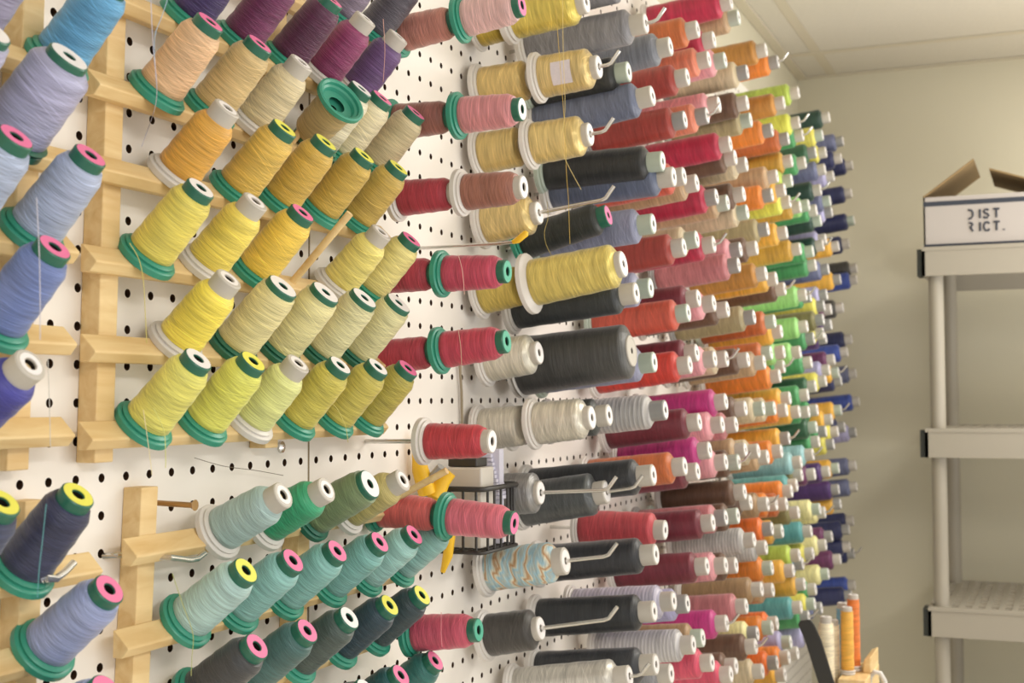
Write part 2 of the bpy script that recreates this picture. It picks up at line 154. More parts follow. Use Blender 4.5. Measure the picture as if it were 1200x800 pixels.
('olive', '7c7644', 'king', 'white', 'white', [0.46, 73.72, -4.26], [5.82, 73.72, -3.62], 'second highest olive cone at the front of a peg hook on the white pegboard', 'second highest olive cone'),
('teal', '55a0a0', 'king', 'white', 'white', [0.64, 70.63, -4.83], [6.0, 70.63, -4.18], 'highest teal cone at the front of a peg hook on the white pegboard', 'highest teal cone'),
('orange', 'ee8226', 'king', 'white', 'white', [0.64, 68.64, -5.13], [6.0, 68.64, -4.48], 'seventh highest orange cone at the front of a peg hook on the white pegboard', 'seventh highest orange cone'),
('brown', '6b4c38', 'king', 'white', 'white', [0.64, 53.64, -4.2], [6.0, 53.64, -3.56], 'tenth highest brown cone at the front of a peg hook on the white pegboard', 'tenth highest brown cone'),
('brown', '6b4c38', 'king', 'white', 'white', [0.64, 55.26, -4.93], [6.0, 55.26, -4.29], 'eleventh highest brown cone at the front of a peg hook on the white pegboard', 'eleventh highest brown cone'),
('bronze', 'a5825a', 'king', 'white', 'white', [0.64, 60.36, -5.41], [6.0, 60.36, -4.77], 'highest bronze cone at the front of a peg hook on the white pegboard', 'highest bronze cone'),
('orange', 'ee8226', 'king', 'white', 'white', [0.64, 63.14, -5.62], [6.0, 63.14, -4.97], 'eighth highest orange cone at the front of a peg hook on the white pegboard', 'eighth highest orange cone'),
('rust', 'c9652e', 'king', 'white', 'white', [0.64, 66.7, -5.88], [6.0, 66.7, -5.24], 'sixth highest rust cone at the front of a peg hook on the white pegboard', 'sixth highest rust cone'),
('tangerine', 'ef6e22', 'king', 'grey', 'white', [0.64, 61.62, -7.12], [6.0, 61.62, -6.48], 'highest tangerine cone at the front of a peg hook on the white pegboard', 'highest tangerine cone'),
('amber', 'eaac34', 'king', 'green2', 'white', [0.64, 65.05, -7.61], [6.0, 65.05, -6.96], 'fifteenth highest amber cone at the front of a peg hook on the white pegboard', 'fifteenth highest amber cone'),
('silver', 'c4c1ba', 'king', 'white', 'white', [0.64, 59.65, -8.14], [6.0, 59.65, -7.5], 'third highest silver cone at the front of a peg hook on the white pegboard', 'third highest silver cone'),
('silver', 'c4c1ba', 'king', 'white', 'white', [0.64, 56.1, -7.3], [6.0, 56.1, -6.66], 'second highest silver cone at the front of a peg hook on the white pegboard', 'second highest silver cone'),
('orange', 'ee8226', 'king', 'green2', 'white', [0.64, 61.46, -9.66], [6.0, 61.46, -9.02], 'ninth highest orange cone at the front of a peg hook on the white pegboard', 'ninth highest orange cone'),
('amber', 'eaac34', 'king', 'white', 'white', [0.64, 68.88, -10.72], [6.0, 68.88, -10.07], 'sixteenth highest amber cone at the front of a peg hook on the white pegboard', 'sixteenth highest amber cone'),
('sky blue', '4aa0da', 'king', 'grey', 'white', [0.64, 72.57, -10.67], [6.0, 72.57, -10.02], 'only sky blue cone at the front of a peg hook on the white pegboard', 'only sky blue cone'),
('lime', 'abc444', 'king', 'white', 'white', [0.65, 71.17, -9.89], [6.02, 71.17, -9.25], 'third highest lime cone at the front of a peg hook on the white pegboard', 'third highest lime cone'),
('bronze', 'a5825a', 'king', 'white', 'white', [0.64, 58.18, -10.61], [6.0, 58.18, -9.97], 'second highest bronze cone at the front of a peg hook on the white pegboard', 'second highest bronze cone'),
('tan', 'bd9a72', 'king', 'white', 'white', [0.57, 62.0, -11.18], [5.93, 62.0, -10.53], 'eighth highest tan cone at the front of a peg hook on the white pegboard', 'eighth highest tan cone'),
('pale yellow', 'e8df98', 'king', 'grey', 'white', [0.64, 56.75, -13.16], [6.0, 56.75, -12.51], 'fifth highest pale yellow cone at the front of a peg hook on the white pegboard', 'fifth highest pale yellow cone'),
('orange', 'ee8226', 'king', 'green2', 'white', [0.64, 61.21, -13.5], [6.0, 61.21, -12.85], 'tenth highest orange cone at the front of a peg hook on the white pegboard', 'tenth highest orange cone'),
('teal', '55a0a0', 'king', 'white', 'white', [0.64, 71.65, -13.69], [6.0, 71.65, -13.05], 'third highest teal cone at the front of a peg hook on the white pegboard', 'third highest teal cone'),
('tangerine', 'ef6e22', 'king', 'white', 'white', [0.64, 62.9, -13.49], [6.0, 62.9, -12.84], 'second highest tangerine cone at the front of a peg hook on the white pegboard', 'second highest tangerine cone'),
('lilac', 'aaa5ce', 'king', 'green2', 'white', [0.6, 67.75, -15.55], [5.96, 67.75, -14.9], 'twelfth highest lilac cone at the front of a peg hook on the white pegboard', 'twelfth highest lilac cone'),
('brown', '6b4c38', 'king', 'white', 'white', [0.85, 55.25, -13.67], [6.21, 55.25, -13.02], 'fourteenth highest brown cone at the front of a peg hook on the white pegboard', 'fourteenth highest brown cone'),
('brown', '6b4c38', 'king', 'white', 'white', [0.64, 50.85, -14.05], [6.0, 50.85, -13.41], 'fifteenth highest brown cone at the front of a peg hook on the white pegboard', 'fifteenth highest brown cone'),
('orange', 'ee8226', 'king', 'white', 'white', [0.73, 66.38, -16.35], [6.09, 66.38, -15.7], 'eleventh highest orange cone at the front of a peg hook on the white pegboard', 'eleventh highest orange cone'),
('tangerine', 'ef6e22', 'king', 'grey', 'white', [0.64, 62.73, -16.03], [6.0, 62.73, -15.39], 'third highest tangerine cone at the front of a peg hook on the white pegboard', 'third highest tangerine cone'),
('amber', 'eaac34', 'king', 'white', 'white', [0.68, 65.05, -17.26], [6.05, 65.05, -16.61], 'eighteenth highest amber cone at the front of a peg hook on the white pegboard', 'eighteenth highest amber cone'),
('beige', 'cdba94', 'king', 'white', 'white', [0.64, 58.13, -15.72], [6.0, 58.13, -15.08], 'ninth highest beige cone at the front of a peg hook on the white pegboard', 'ninth highest beige cone'),
('silver', 'c4c1ba', 'king', 'white', 'white', [0.64, 70.07, -16.72], [6.0, 70.07, -16.07], 'fifth highest silver cone at the front of a peg hook on the white pegboard', 'fifth highest silver cone'),
('forest', '1f4236', 'king', 'white', 'white', [0.64, 87.92, 25.28], [6.0, 87.92, 25.93], 'highest forest cone at the front of a peg hook on the white pegboard', 'highest forest cone'),
('lemon', 'dcd250', 'king', 'green2', 'white', [0.64, 84.22, 23.07], [6.0, 84.22, 23.71], 'highest lemon cone at the front of a peg hook on the white pegboard', 'highest lemon cone'),
('green', '439a58', 'king', 'white', 'white', [0.62, 75.16, 21.39], [5.99, 75.16, 22.04], 'highest green cone at the front of a peg hook on the white pegboard', 'highest green cone'),
('dark green', '2f5e3e', 'king', 'grey', 'white', [0.64, 80.75, 21.05], [6.0, 80.75, 21.7], 'highest dark green cone at the front of a peg hook on the white pegboard', 'highest dark green cone'),
('lemon', 'dcd250', 'king', 'white', 'white', [0.64, 85.83, 21.93], [6.0, 85.83, 22.57], 'second highest lemon cone at the front of a peg hook on the white pegboard', 'second highest lemon cone'),
('slate', '6a7092', 'king', 'grey', 'white', [0.64, 95.51, 24.61], [6.0, 95.51, 25.25], 'second highest slate cone at the front of a peg hook on the white pegboard', 'second highest slate cone'),
('navy', '2b3060', 'king', 'white', 'white', [0.64, 94.32, 22.85], [6.0, 94.32, 23.5], 'highest navy cone at the front of a peg hook on the white pegboard', 'highest navy cone'),
('navy', '2b3060', 'king', 'white', 'white', [0.64, 101.22, 23.37], [6.0, 101.22, 24.01], 'second highest navy cone at the front of a peg hook on the white pegboard', 'second highest navy cone'),
('green', '439a58', 'king', 'white', 'white', [0.64, 76.02, 19.44], [6.0, 76.02, 20.09], 'second highest green cone at the front of a peg hook on the white pegboard', 'second highest green cone'),
('slate', '6a7092', 'king', 'white', 'white', [0.64, 85.26, 20.4], [6.0, 85.26, 21.05], 'third highest slate cone at the front of a peg hook on the white pegboard', 'third highest slate cone'),
('lilac', 'aaa5ce', 'king', 'white', 'white', [0.64, 89.76, 20.53], [6.0, 89.76, 21.18], 'highest lilac cone at the front of a peg hook on the white pegboard', 'highest lilac cone'),
('forest', '1f4236', 'king', 'white', 'white', [0.64, 82.96, 18.35], [6.0, 82.96, 19.0], 'second highest forest cone at the front of a peg hook on the white pegboard', 'second highest forest cone'),
('slate', '6a7092', 'king', 'green2', 'white', [0.64, 87.7, 18.1], [6.0, 87.7, 18.75], 'fifth highest slate cone at the front of a peg hook on the white pegboard', 'fifth highest slate cone'),
('navy', '2b3060', 'king', 'white', 'white', [0.64, 100.37, 20.57], [6.0, 100.37, 21.22], 'third highest navy cone at the front of a peg hook on the white pegboard', 'third highest navy cone'),
('light green', '8fd070', 'king', 'green2', 'white', [0.64, 77.26, 16.33], [6.0, 77.26, 16.97], 'highest light green cone at the front of a peg hook on the white pegboard', 'highest light green cone'),
('green', '439a58', 'king', 'white', 'white', [0.64, 80.75, 16.39], [6.0, 80.75, 17.03], 'third highest green cone at the front of a peg hook on the white pegboard', 'third highest green cone'),
('forest', '1f4236', 'king', 'green2', 'white', [0.64, 82.74, 15.81], [6.0, 82.74, 16.46], 'third highest forest cone at the front of a peg hook on the white pegboard', 'third highest forest cone'),
('lilac', 'aaa5ce', 'king', 'grey', 'white', [0.55, 89.12, 17.35], [5.91, 89.12, 17.99], 'second highest lilac cone at the front of a peg hook on the white pegboard', 'second highest lilac cone'),
('navy', '2b3060', 'king', 'green2', 'white', [0.64, 101.77, 18.18], [6.0, 101.77, 18.82], 'fourth highest navy cone at the front of a peg hook on the white pegboard', 'fourth highest navy cone'),
('lilac', 'aaa5ce', 'king', 'white', 'white', [0.64, 85.17, 14.55], [6.0, 85.17, 15.2], 'fourth highest lilac cone at the front of a peg hook on the white pegboard', 'fourth highest lilac cone'),
('forest', '1f4236', 'king', 'white', 'white', [0.66, 83.7, 13.9], [6.02, 83.7, 14.55], 'fourth highest forest cone at the front of a peg hook on the white pegboard', 'fourth highest forest cone'),
('amber', 'eaac34', 'king', 'white', 'white', [0.64, 92.04, 14.72], [6.0, 92.04, 15.36], 'third highest amber cone at the front of a peg hook on the white pegboard', 'third highest amber cone'),
('navy', '2b3060', 'king', 'white', 'white', [0.64, 98.22, 15.61], [6.0, 98.22, 16.25], 'fifth highest navy cone at the front of a peg hook on the white pegboard', 'fifth highest navy cone'),
('green', '439a58', 'king', 'green2', 'white', [0.64, 78.88, 12.92], [6.0, 78.88, 13.56], 'fourth highest green cone at the front of a peg hook on the white pegboard', 'fourth highest green cone'),
('charcoal', '4a4844', 'king', 'white', 'white', [0.51, 103.95, 13.85], [5.87, 103.95, 14.5], 'highest charcoal cone at the front of a peg hook on the white pegboard', 'highest charcoal cone'),
('slate', '6a7092', 'king', 'grey', 'white', [0.64, 86.26, 12.17], [6.0, 86.26, 12.82], 'sixth highest slate cone at the front of a peg hook on the white pegboard', 'sixth highest slate cone'),
('green', '439a58', 'king', 'white', 'white', [0.61, 80.18, 11.96], [5.97, 80.18, 12.61], 'fifth highest green cone at the front of a peg hook on the white pegboard', 'fifth highest green cone'),
('amber', 'eaac34', 'king', 'grey', 'white', [0.64, 92.73, 11.85], [6.0, 92.73, 12.5], 'fifth highest amber cone at the front of a peg hook on the white pegboard', 'fifth highest amber cone'),
('blue', '4058b4', 'king', 'white', 'white', [0.64, 102.86, 12.69], [6.0, 102.86, 13.33], 'highest blue cone at the front of a peg hook on the white pegboard', 'highest blue cone'),
('light green', '8fd070', 'king', 'white', 'white', [0.64, 75.57, 9.26], [6.0, 75.57, 9.91], 'second highest light green cone at the front of a peg hook on the white pegboard', 'second highest light green cone'),
('green', '439a58', 'king', 'grey', 'white', [0.64, 77.43, 9.26], [6.0, 77.43, 9.91], 'sixth highest green cone at the front of a peg hook on the white pegboard', 'sixth highest green cone'),
('lilac', 'aaa5ce', 'king', 'grey', 'white', [0.64, 85.18, 9.95], [6.0, 85.18, 10.6], 'sixth highest lilac cone at the front of a peg hook on the white pegboard', 'sixth highest lilac cone'),
('lemon', 'dcd250', 'king', 'grey', 'white', [0.64, 83.81, 8.95], [6.0, 83.81, 9.59], 'third highest lemon cone at the front of a peg hook on the white pegboard', 'third highest lemon cone'),
('plum', '6c305c', 'king', 'white', 'white', [0.64, 87.27, 8.88], [6.0, 87.27, 9.53], 'highest plum cone at the front of a peg hook on the white pegboard', 'highest plum cone'),
('charcoal', '4a4844', 'king', 'white', 'white', [0.64, 93.97, 9.44], [6.0, 93.97, 10.09], 'second highest charcoal cone at the front of a peg hook on the white pegboard', 'second highest charcoal cone'),
('olive', '7c7644', 'king', 'grey', 'white', [0.86, 81.94, 7.72], [6.22, 81.94, 8.37], 'highest olive cone at the front of a peg hook on the white pegboard', 'highest olive cone'),
('purple', '4c2c6c', 'king', 'grey', 'white', [0.76, 86.42, 7.54], [6.12, 86.42, 8.19], 'highest purple cone at the front of a peg hook on the white pegboard', 'highest purple cone'),
('light green', '8fd070', 'king', 'white', 'white', [0.64, 75.75, 6.87], [6.0, 75.75, 7.52], 'third highest light green cone at the front of a peg hook on the white pegboard', 'third highest light green cone'),
('green', '439a58', 'king', 'grey', 'white', [0.64, 78.7, 6.08], [6.0, 78.7, 6.73], 'seventh highest green cone at the front of a peg hook on the white pegboard', 'seventh highest green cone'),
('lemon', 'dcd250', 'king', 'white', 'white', [0.64, 83.18, 6.68], [6.0, 83.18, 7.33], 'fourth highest lemon cone at the front of a peg hook on the white pegboard', 'fourth highest lemon cone'),
('purple', '4c2c6c', 'king', 'grey', 'white', [0.59, 84.75, 6.33], [5.95, 84.75, 6.98], 'second highest purple cone at the front of a peg hook on the white pegboard', 'second highest purple cone'),
('navy', '2b3060', 'king', 'white', 'white', [0.64, 98.89, 6.84], [6.0, 98.89, 7.49], 'sixth highest navy cone at the front of a peg hook on the white pegboard', 'sixth highest navy cone'),
('blue', '4058b4', 'king', 'white', 'white', [0.64, 96.11, 5.57], [6.0, 96.11, 6.22], 'second highest blue cone at the front of a peg hook on the white pegboard', 'second highest blue cone'),
('light green', '8fd070', 'king', 'white', 'white', [0.64, 72.73, 4.83], [6.0, 72.73, 5.47], 'fifth highest light green cone at the front of a peg hook on the white pegboard', 'fifth highest light green cone'),
('green', '439a58', 'king', 'white', 'white', [0.64, 77.39, 4.19], [6.0, 77.39, 4.83], 'eighth highest green cone at the front of a peg hook on the white pegboard', 'eighth highest green cone'),
('plum', '6c305c', 'king', 'white', 'white', [0.64, 88.7, 4.68], [6.0, 88.7, 5.33], 'second highest plum cone at the front of a peg hook on the white pegboard', 'second highest plum cone'),
('lilac', 'aaa5ce', 'king', 'white', 'white', [0.64, 85.92, 3.76], [6.0, 85.92, 4.41], 'eighth highest lilac cone at the front of a peg hook on the white pegboard', 'eighth highest lilac cone'),
('amber', 'eaac34', 'king', 'green2', 'white', [0.65, 90.89, 3.63], [6.01, 90.89, 4.28], 'seventh highest amber cone at the front of a peg hook on the white pegboard', 'seventh highest amber cone'),
('slate', '6a7092', 'king', 'white', 'white', [0.64, 101.3, 3.74], [6.0, 101.3, 4.38], 'seventh highest slate cone at the front of a peg hook on the white pegboard', 'seventh highest slate cone'),
('lemon', 'dcd250', 'king', 'white', 'white', [0.64, 84.1, 2.82], [6.0, 84.1, 3.47], 'fifth highest lemon cone at the front of a peg hook on the white pegboard', 'fifth highest lemon cone'),
('navy', '2b3060', 'king', 'grey', 'white', [0.64, 92.32, 2.91], [6.0, 92.32, 3.56], 'seventh highest navy cone at the front of a peg hook on the white pegboard', 'seventh highest navy cone'),
('dark green', '2f5e3e', 'king', 'white', 'white', [0.64, 79.16, 2.36], [6.0, 79.16, 3.01], 'second highest dark green cone at the front of a peg hook on the white pegboard', 'second highest dark green cone'),
('green', '439a58', 'king', 'white', 'white', [0.64, 75.7, 1.69], [6.0, 75.7, 2.33], 'tenth highest green cone at the front of a peg hook on the white pegboard', 'tenth highest green cone'),
('green', '439a58', 'king', 'white', 'white', [0.64, 79.79, 0.49], [6.0, 79.79, 1.14], 'eleventh highest green cone at the front of a peg hook on the white pegboard', 'eleventh highest green cone'),
('green', '439a58', 'king', 'white', 'white', [0.52, 76.65, 0.39], [5.88, 76.65, 1.03], 'twelfth highest green cone at the front of a peg hook on the white pegboard', 'twelfth highest green cone'),
('blue', '4058b4', 'king', 'white', 'white', [0.64, 103.28, 1.09], [6.0, 103.28, 1.74], 'third highest blue cone at the front of a peg hook on the white pegboard', 'third highest blue cone'),
('amber', 'eaac34', 'king', 'green2', 'white', [0.64, 92.07, 0.38], [6.0, 92.07, 1.03], 'ninth highest amber cone at the front of a peg hook on the white pegboard', 'ninth highest amber cone'),
('amber', 'eaac34', 'king', 'white', 'white', [0.64, 86.86, -0.35], [6.0, 86.86, 0.29], 'eleventh highest amber cone at the front of a peg hook on the white pegboard', 'eleventh highest amber cone'),
('dark green', '2f5e3e', 'king', 'green2', 'white', [0.7, 78.89, -0.83], [6.07, 78.89, -0.18], 'third highest dark green cone at the front of a peg hook on the white pegboard', 'third highest dark green cone'),
('green', '439a58', 'king', 'grey', 'white', [0.64, 83.73, -1.28], [6.0, 83.73, -0.63], 'thirteenth highest green cone at the front of a peg hook on the white pegboard', 'thirteenth highest green cone'),
('lemon', 'dcd250', 'king', 'white', 'white', [0.64, 89.97, -1.42], [6.0, 89.97, -0.78], 'sixth highest lemon cone at the front of a peg hook on the white pegboard', 'sixth highest lemon cone'),
('lilac', 'aaa5ce', 'king', 'grey', 'white', [0.64, 100.69, -1.75], [6.0, 100.69, -1.11], 'ninth highest lilac cone at the front of a peg hook on the white pegboard', 'ninth highest lilac cone'),
('navy', '2b3060', 'king', 'grey', 'white', [0.64, 93.89, -1.14], [6.0, 93.89, -0.49], 'eighth highest navy cone at the front of a peg hook on the white pegboard', 'eighth highest navy cone'),
('green', '439a58', 'king', 'white', 'white', [0.64, 80.37, -2.0], [6.0, 80.37, -1.36], 'fourteenth highest green cone at the front of a peg hook on the white pegboard', 'fourteenth highest green cone'),
('lemon', 'dcd250', 'king', 'grey', 'white', [0.64, 87.57, -2.44], [6.0, 87.57, -1.79], 'seventh highest lemon cone at the front of a peg hook on the white pegboard', 'seventh highest lemon cone'),
('aqua', '90c2c6', 'king', 'white', 'white', [0.64, 77.56, -2.9], [6.0, 77.56, -2.25], 'highest aqua cone at the front of a peg hook on the white pegboard', 'highest aqua cone'),
('amber', 'eaac34', 'king', 'green2', 'white', [0.64, 90.14, -4.56], [6.0, 90.14, -3.92], 'thirteenth highest amber cone at the front of a peg hook on the white pegboard', 'thirteenth highest amber cone'),
('slate', '6a7092', 'king', 'white', 'white', [0.64, 100.35, -4.83], [6.0, 100.35, -4.18], 'eighth highest slate cone at the front of a peg hook on the white pegboard', 'eighth highest slate cone'),
('purple', '4c2c6c', 'king', 'white', 'white', [0.64, 85.14, -4.6], [6.0, 85.14, -3.95], 'third highest purple cone at the front of a peg hook on the white pegboard', 'third highest purple cone'),
('plum', '6c305c', 'king', 'white', 'white', [0.64, 78.2, -4.44], [6.0, 78.2, -3.79], 'third highest plum cone at the front of a peg hook on the white pegboard', 'third highest plum cone'),
('purple', '4c2c6c', 'king', 'grey', 'white', [0.66, 89.84, -6.36], [6.02, 89.84, -5.72], 'fourth highest purple cone at the front of a peg hook on the white pegboard', 'fourth highest purple cone'),
('slate', '6a7092', 'king', 'white', 'white', [0.64, 100.69, -6.82], [6.0, 100.69, -6.17], 'ninth highest slate cone at the front of a peg hook on the white pegboard', 'ninth highest slate cone'),
('amber', 'eaac34', 'king', 'grey', 'white', [0.64, 90.78, -7.66], [6.0, 90.78, -7.02], 'fourteenth highest amber cone at the front of a peg hook on the white pegboard', 'fourteenth highest amber cone'),
('pale yellow', 'e8df98', 'king', 'green2', 'white', [0.64, 80.31, -7.29], [6.0, 80.31, -6.64], 'highest pale yellow cone at the front of a peg hook on the white pegboard', 'highest pale yellow cone'),
('pale yellow', 'e8df98', 'king', 'white', 'white', [0.64, 82.72, -7.75], [6.0, 82.72, -7.1], 'second highest pale yellow cone at the front of a peg hook on the white pegboard', 'second highest pale yellow cone'),
('olive', '7c7644', 'king', 'white', 'white', [0.64, 71.15, -6.83], [6.0, 71.15, -6.18], 'third highest olive cone at the front of a peg hook on the white pegboard', 'third highest olive cone'),
('navy', '2b3060', 'king', 'white', 'white', [0.64, 98.17, -9.76], [6.0, 98.17, -9.11], 'ninth highest navy cone at the front of a peg hook on the white pegboard', 'ninth highest navy cone'),
('navy', '2b3060', 'king', 'grey', 'white', [0.64, 95.44, -10.28], [6.01, 95.44, -9.63], 'tenth highest navy cone at the front of a peg hook on the white pegboard', 'tenth highest navy cone'),
('plum', '6c305c', 'king', 'grey', 'white', [0.64, 85.96, -9.97], [6.0, 85.96, -9.33], 'fourth highest plum cone at the front of a peg hook on the white pegboard', 'fourth highest plum cone'),
('teal', '55a0a0', 'king', 'white', 'white', [0.64, 76.33, -8.66], [6.0, 76.33, -8.01], 'second highest teal cone at the front of a peg hook on the white pegboard', 'second highest teal cone'),
('pale yellow', 'e8df98', 'king', 'white', 'white', [0.64, 82.91, -10.36], [6.0, 82.91, -9.71], 'third highest pale yellow cone at the front of a peg hook on the white pegboard', 'third highest pale yellow cone'),
('lemon', 'dcd250', 'king', 'white', 'white', [0.64, 76.94, -10.4], [6.0, 76.94, -9.75], 'eighth highest lemon cone at the front of a peg hook on the white pegboard', 'eighth highest lemon cone'),
('plum', '6c305c', 'king', 'white', 'white', [0.64, 90.31, -12.35], [6.0, 90.31, -11.7], 'fifth highest plum cone at the front of a peg hook on the white pegboard', 'fifth highest plum cone'),
('navy', '2b3060', 'king', 'grey', 'white', [0.64, 98.39, -12.72], [6.0, 98.39, -12.07], 'twelfth highest navy cone at the front of a peg hook on the white pegboard', 'twelfth highest navy cone'),
('pale yellow', 'e8df98', 'king', 'green2', 'white', [0.64, 83.95, -12.8], [6.0, 83.95, -12.16], 'fourth highest pale yellow cone at the front of a peg hook on the white pegboard', 'fourth highest pale yellow cone'),
('navy', '2b3060', 'king', 'white', 'white', [0.64, 95.83, -11.83], [6.0, 95.83, -11.19], 'eleventh highest navy cone at the front of a peg hook on the white pegboard', 'eleventh highest navy cone'),
('amber', 'eaac34', 'king', 'white', 'white', [0.64, 73.15, -12.23], [6.0, 73.15, -11.58], 'seventeenth highest amber cone at the front of a peg hook on the white pegboard', 'seventeenth highest amber cone'),
('green', '439a58', 'king', 'white', 'white', [0.64, 77.84, -13.23], [6.0, 77.84, -12.58], 'fifteenth highest green cone at the front of a peg hook on the white pegboard', 'fifteenth highest green cone'),
('blue', '4058b4', 'king', 'white', 'white', [0.64, 98.61, -15.6], [6.0, 98.61, -14.96], 'fourth highest blue cone at the front of a peg hook on the white pegboard', 'fourth highest blue cone'),
('navy', '2b3060', 'king', 'grey', 'white', [0.64, 96.41, -16.23], [6.0, 96.41, -15.58], 'thirteenth highest navy cone at the front of a peg hook on the white pegboard', 'thirteenth highest navy cone'),
('lemon', 'dcd250', 'king', 'green2', 'white', [0.78, 76.54, -14.14], [6.14, 76.54, -13.49], 'ninth highest lemon cone at the front of a peg hook on the white pegboard', 'ninth highest lemon cone'),
('slate', '6a7092', 'king', 'grey', 'white', [0.64, 80.43, -15.04], [6.0, 80.43, -14.39], 'tenth highest slate cone at the front of a peg hook on the white pegboard', 'tenth highest slate cone'),
('green', '439a58', 'king', 'grey', 'white', [0.64, 74.72, -14.83], [6.0, 74.72, -14.19], 'sixteenth highest green cone at the front of a peg hook on the white pegboard', 'sixteenth highest green cone'),
('lilac', 'aaa5ce', 'king', 'grey', 'white', [0.64, 76.05, -16.5], [6.0, 76.05, -15.86], 'eleventh highest lilac cone at the front of a peg hook on the white pegboard', 'eleventh highest lilac cone')]
BENT = [('chrome peg hook under the rail end of the lower left corner rack', [[0.2, 0.02, -2.24], [1.75, -1.06, -2.07], [1.75, -0.66, -2.12], [1.75, -0.38, -2.0], [1.75, -0.06, -1.81]], 0.09), ('chrome peg hook holding up the top rail of the lower rack', [[-0.1, 3.2, -2.1], [0.0, 3.1, -2.07], [0.3, 3.25, -2.05], [0.3, 4.09, -2.19], [1.25, 4.33, -2.2], [1.25, 5.17, -2.36], [1.25, 5.56, -2.36], [1.25, 5.88, -2.25]], 0.085)]
STRANDS = [('pale lavender', 'c9c4d4', 'hanging down over the peach cone', [[3.6, 0.25, 12.09], [3.6, 0.37, 10.67], [3.6, 0.54, 9.5], [0.5, 4.35, 9.89], [0.5, 4.06, 9.31], [0.5, 3.92, 9.01]]), ('pale blue', 'a9bcd0', 'slanting from the indigo cone to the peach cone', [[3.7, 1.01, 12.3], [3.7, 0.59, 11.38], [3.7, 0.3, 10.68], [3.7, 0.41, 9.55]]), ('gold', 'c9a94a', 'hanging straight down over the antique gold cones', [[6.9, 19.17, 17.06], [6.9, 19.58, 14.8], [6.9, 20.08, 12.37], [6.9, 20.31, 10.34], [6.6, 21.31, 9.64], [6.6, 21.38, 8.68], [6.6, 21.46, 7.91]]), ('pale gold', 'd6bf78', 'forking to the right below the antique gold cones', [[7.0, 19.71, 17.2], [7.0, 19.76, 14.83], [7.0, 19.9, 12.64], [7.0, 19.43, 11.36], [7.0, 20.05, 10.77], [7.0, 21.63, 9.99]]), ('olive gold', 'a8954e', 'curling above the large yellow gold cone', [[5.4, 22.18, 9.71], [5.4, 22.27, 9.08], [5.4, 21.89, 8.48], [5.4, 22.06, 8.03], [5.4, 22.62, 7.66]]), ('yellow green', 'cfc26a', 'falling from the base of the leftmost yellow cone', [[2.2, 1.32, 5.99], [2.2, 1.69, 5.61], [2.2, 1.87, 5.07], [2.2, 1.95, 4.31], [2.2, 2.02, 3.51]]), ('cream', 'e2d3a8', 'falling from the leftmost lime yellow cone, left of two', [[2.4, 1.65, 1.82], [2.4, 1.83, 1.07], [2.4, 1.97, 0.42], [2.4, 2.01, 0.18]]), ('lime', 'd2d27a', 'falling from the leftmost lime yellow cone, right of two', [[2.4, 2.06, 1.86], [2.4, 2.48, 1.27], [2.4, 2.56, 0.61], [2.4, 2.56, 0.33]]), ('pale lilac', 'cfcbd8', 'hanging over the periwinkle cone at the left edge', [[4.0, -3.92, 6.28], [4.0, -3.82, 5.07], [4.0, -3.78, 4.0], [4.0, -3.77, 3.33]]), ('off white', 'd8d2c8', 'hanging in front of the left rack beside the cobalt cone', [[1.7, -0.97, 3.05], [1.7, -0.9, 2.05], [1.7, -0.85, 0.99]]), ('olive', 'aeb06a', 'looping down over the pale aqua cone', [[3.2, 1.81, -2.24], [3.2, 2.23, -3.05], [3.2, 2.66, -3.85], [3.2, 2.63, -4.44], [3.2, 2.6, -4.9]]), ('dark brown', '6a5d48', 'lying across the pegboard above the lower rack', [[0.35, 6.61, 0.39], [0.35, 8.06, 0.08], [0.35, 9.8, -0.14], [0.35, 11.37, -0.38]]), ('dusty pink', 'd9a79a', 'hanging over the violet cone of the purple row', [[3.4, 12.49, 14.51], [3.4, 12.61, 13.47], [3.4, 12.49, 12.43]]), ('teal', '5f9ea4', 'hanging over the navy cone in the lower left corner', [[3.6, -3.09, -0.14], [3.6, -3.19, -0.89], [3.6, -3.28, -1.52], [3.6, -3.32, -2.09]]), ('pale pink', 'e0b4a8', 'across the upper raspberry cone', [[5.1, 14.62, 6.9], [5.1, 14.96, 6.36], [5.1, 15.1, 5.59]]), ('tan', 'c9a892', 'across the middle raspberry cone', [[5.1, 14.61, 4.38], [5.1, 14.81, 3.76], [5.1, 14.87, 3.08]]), ('rose', 'd98a90', 'across the lowest raspberry cone', [[5.1, 13.25, -4.78], [5.1, 13.24, -5.4], [5.1, 13.3, -5.9]]), ('yellow', 'dccf78', 'hanging from the mustard cones of the lime row', [[2.0, 12.68, 0.66], [2.0, 12.51, 1.17], [2.0, 12.01, 1.73], [2.0, 11.47, 2.01]])]
import bpy, math, random
from mathutils import Vector, Matrix
U = 0.0254            # the scene is laid out in inches on the 1-inch grid of the pegboard
FLOOR = -61.0         # floor height on that grid
C = bpy.context.scene.collection
rnd = random.Random(11)

def W(p):
    return Vector((p[0]*U, p[1]*U, (p[2]-FLOOR)*U))

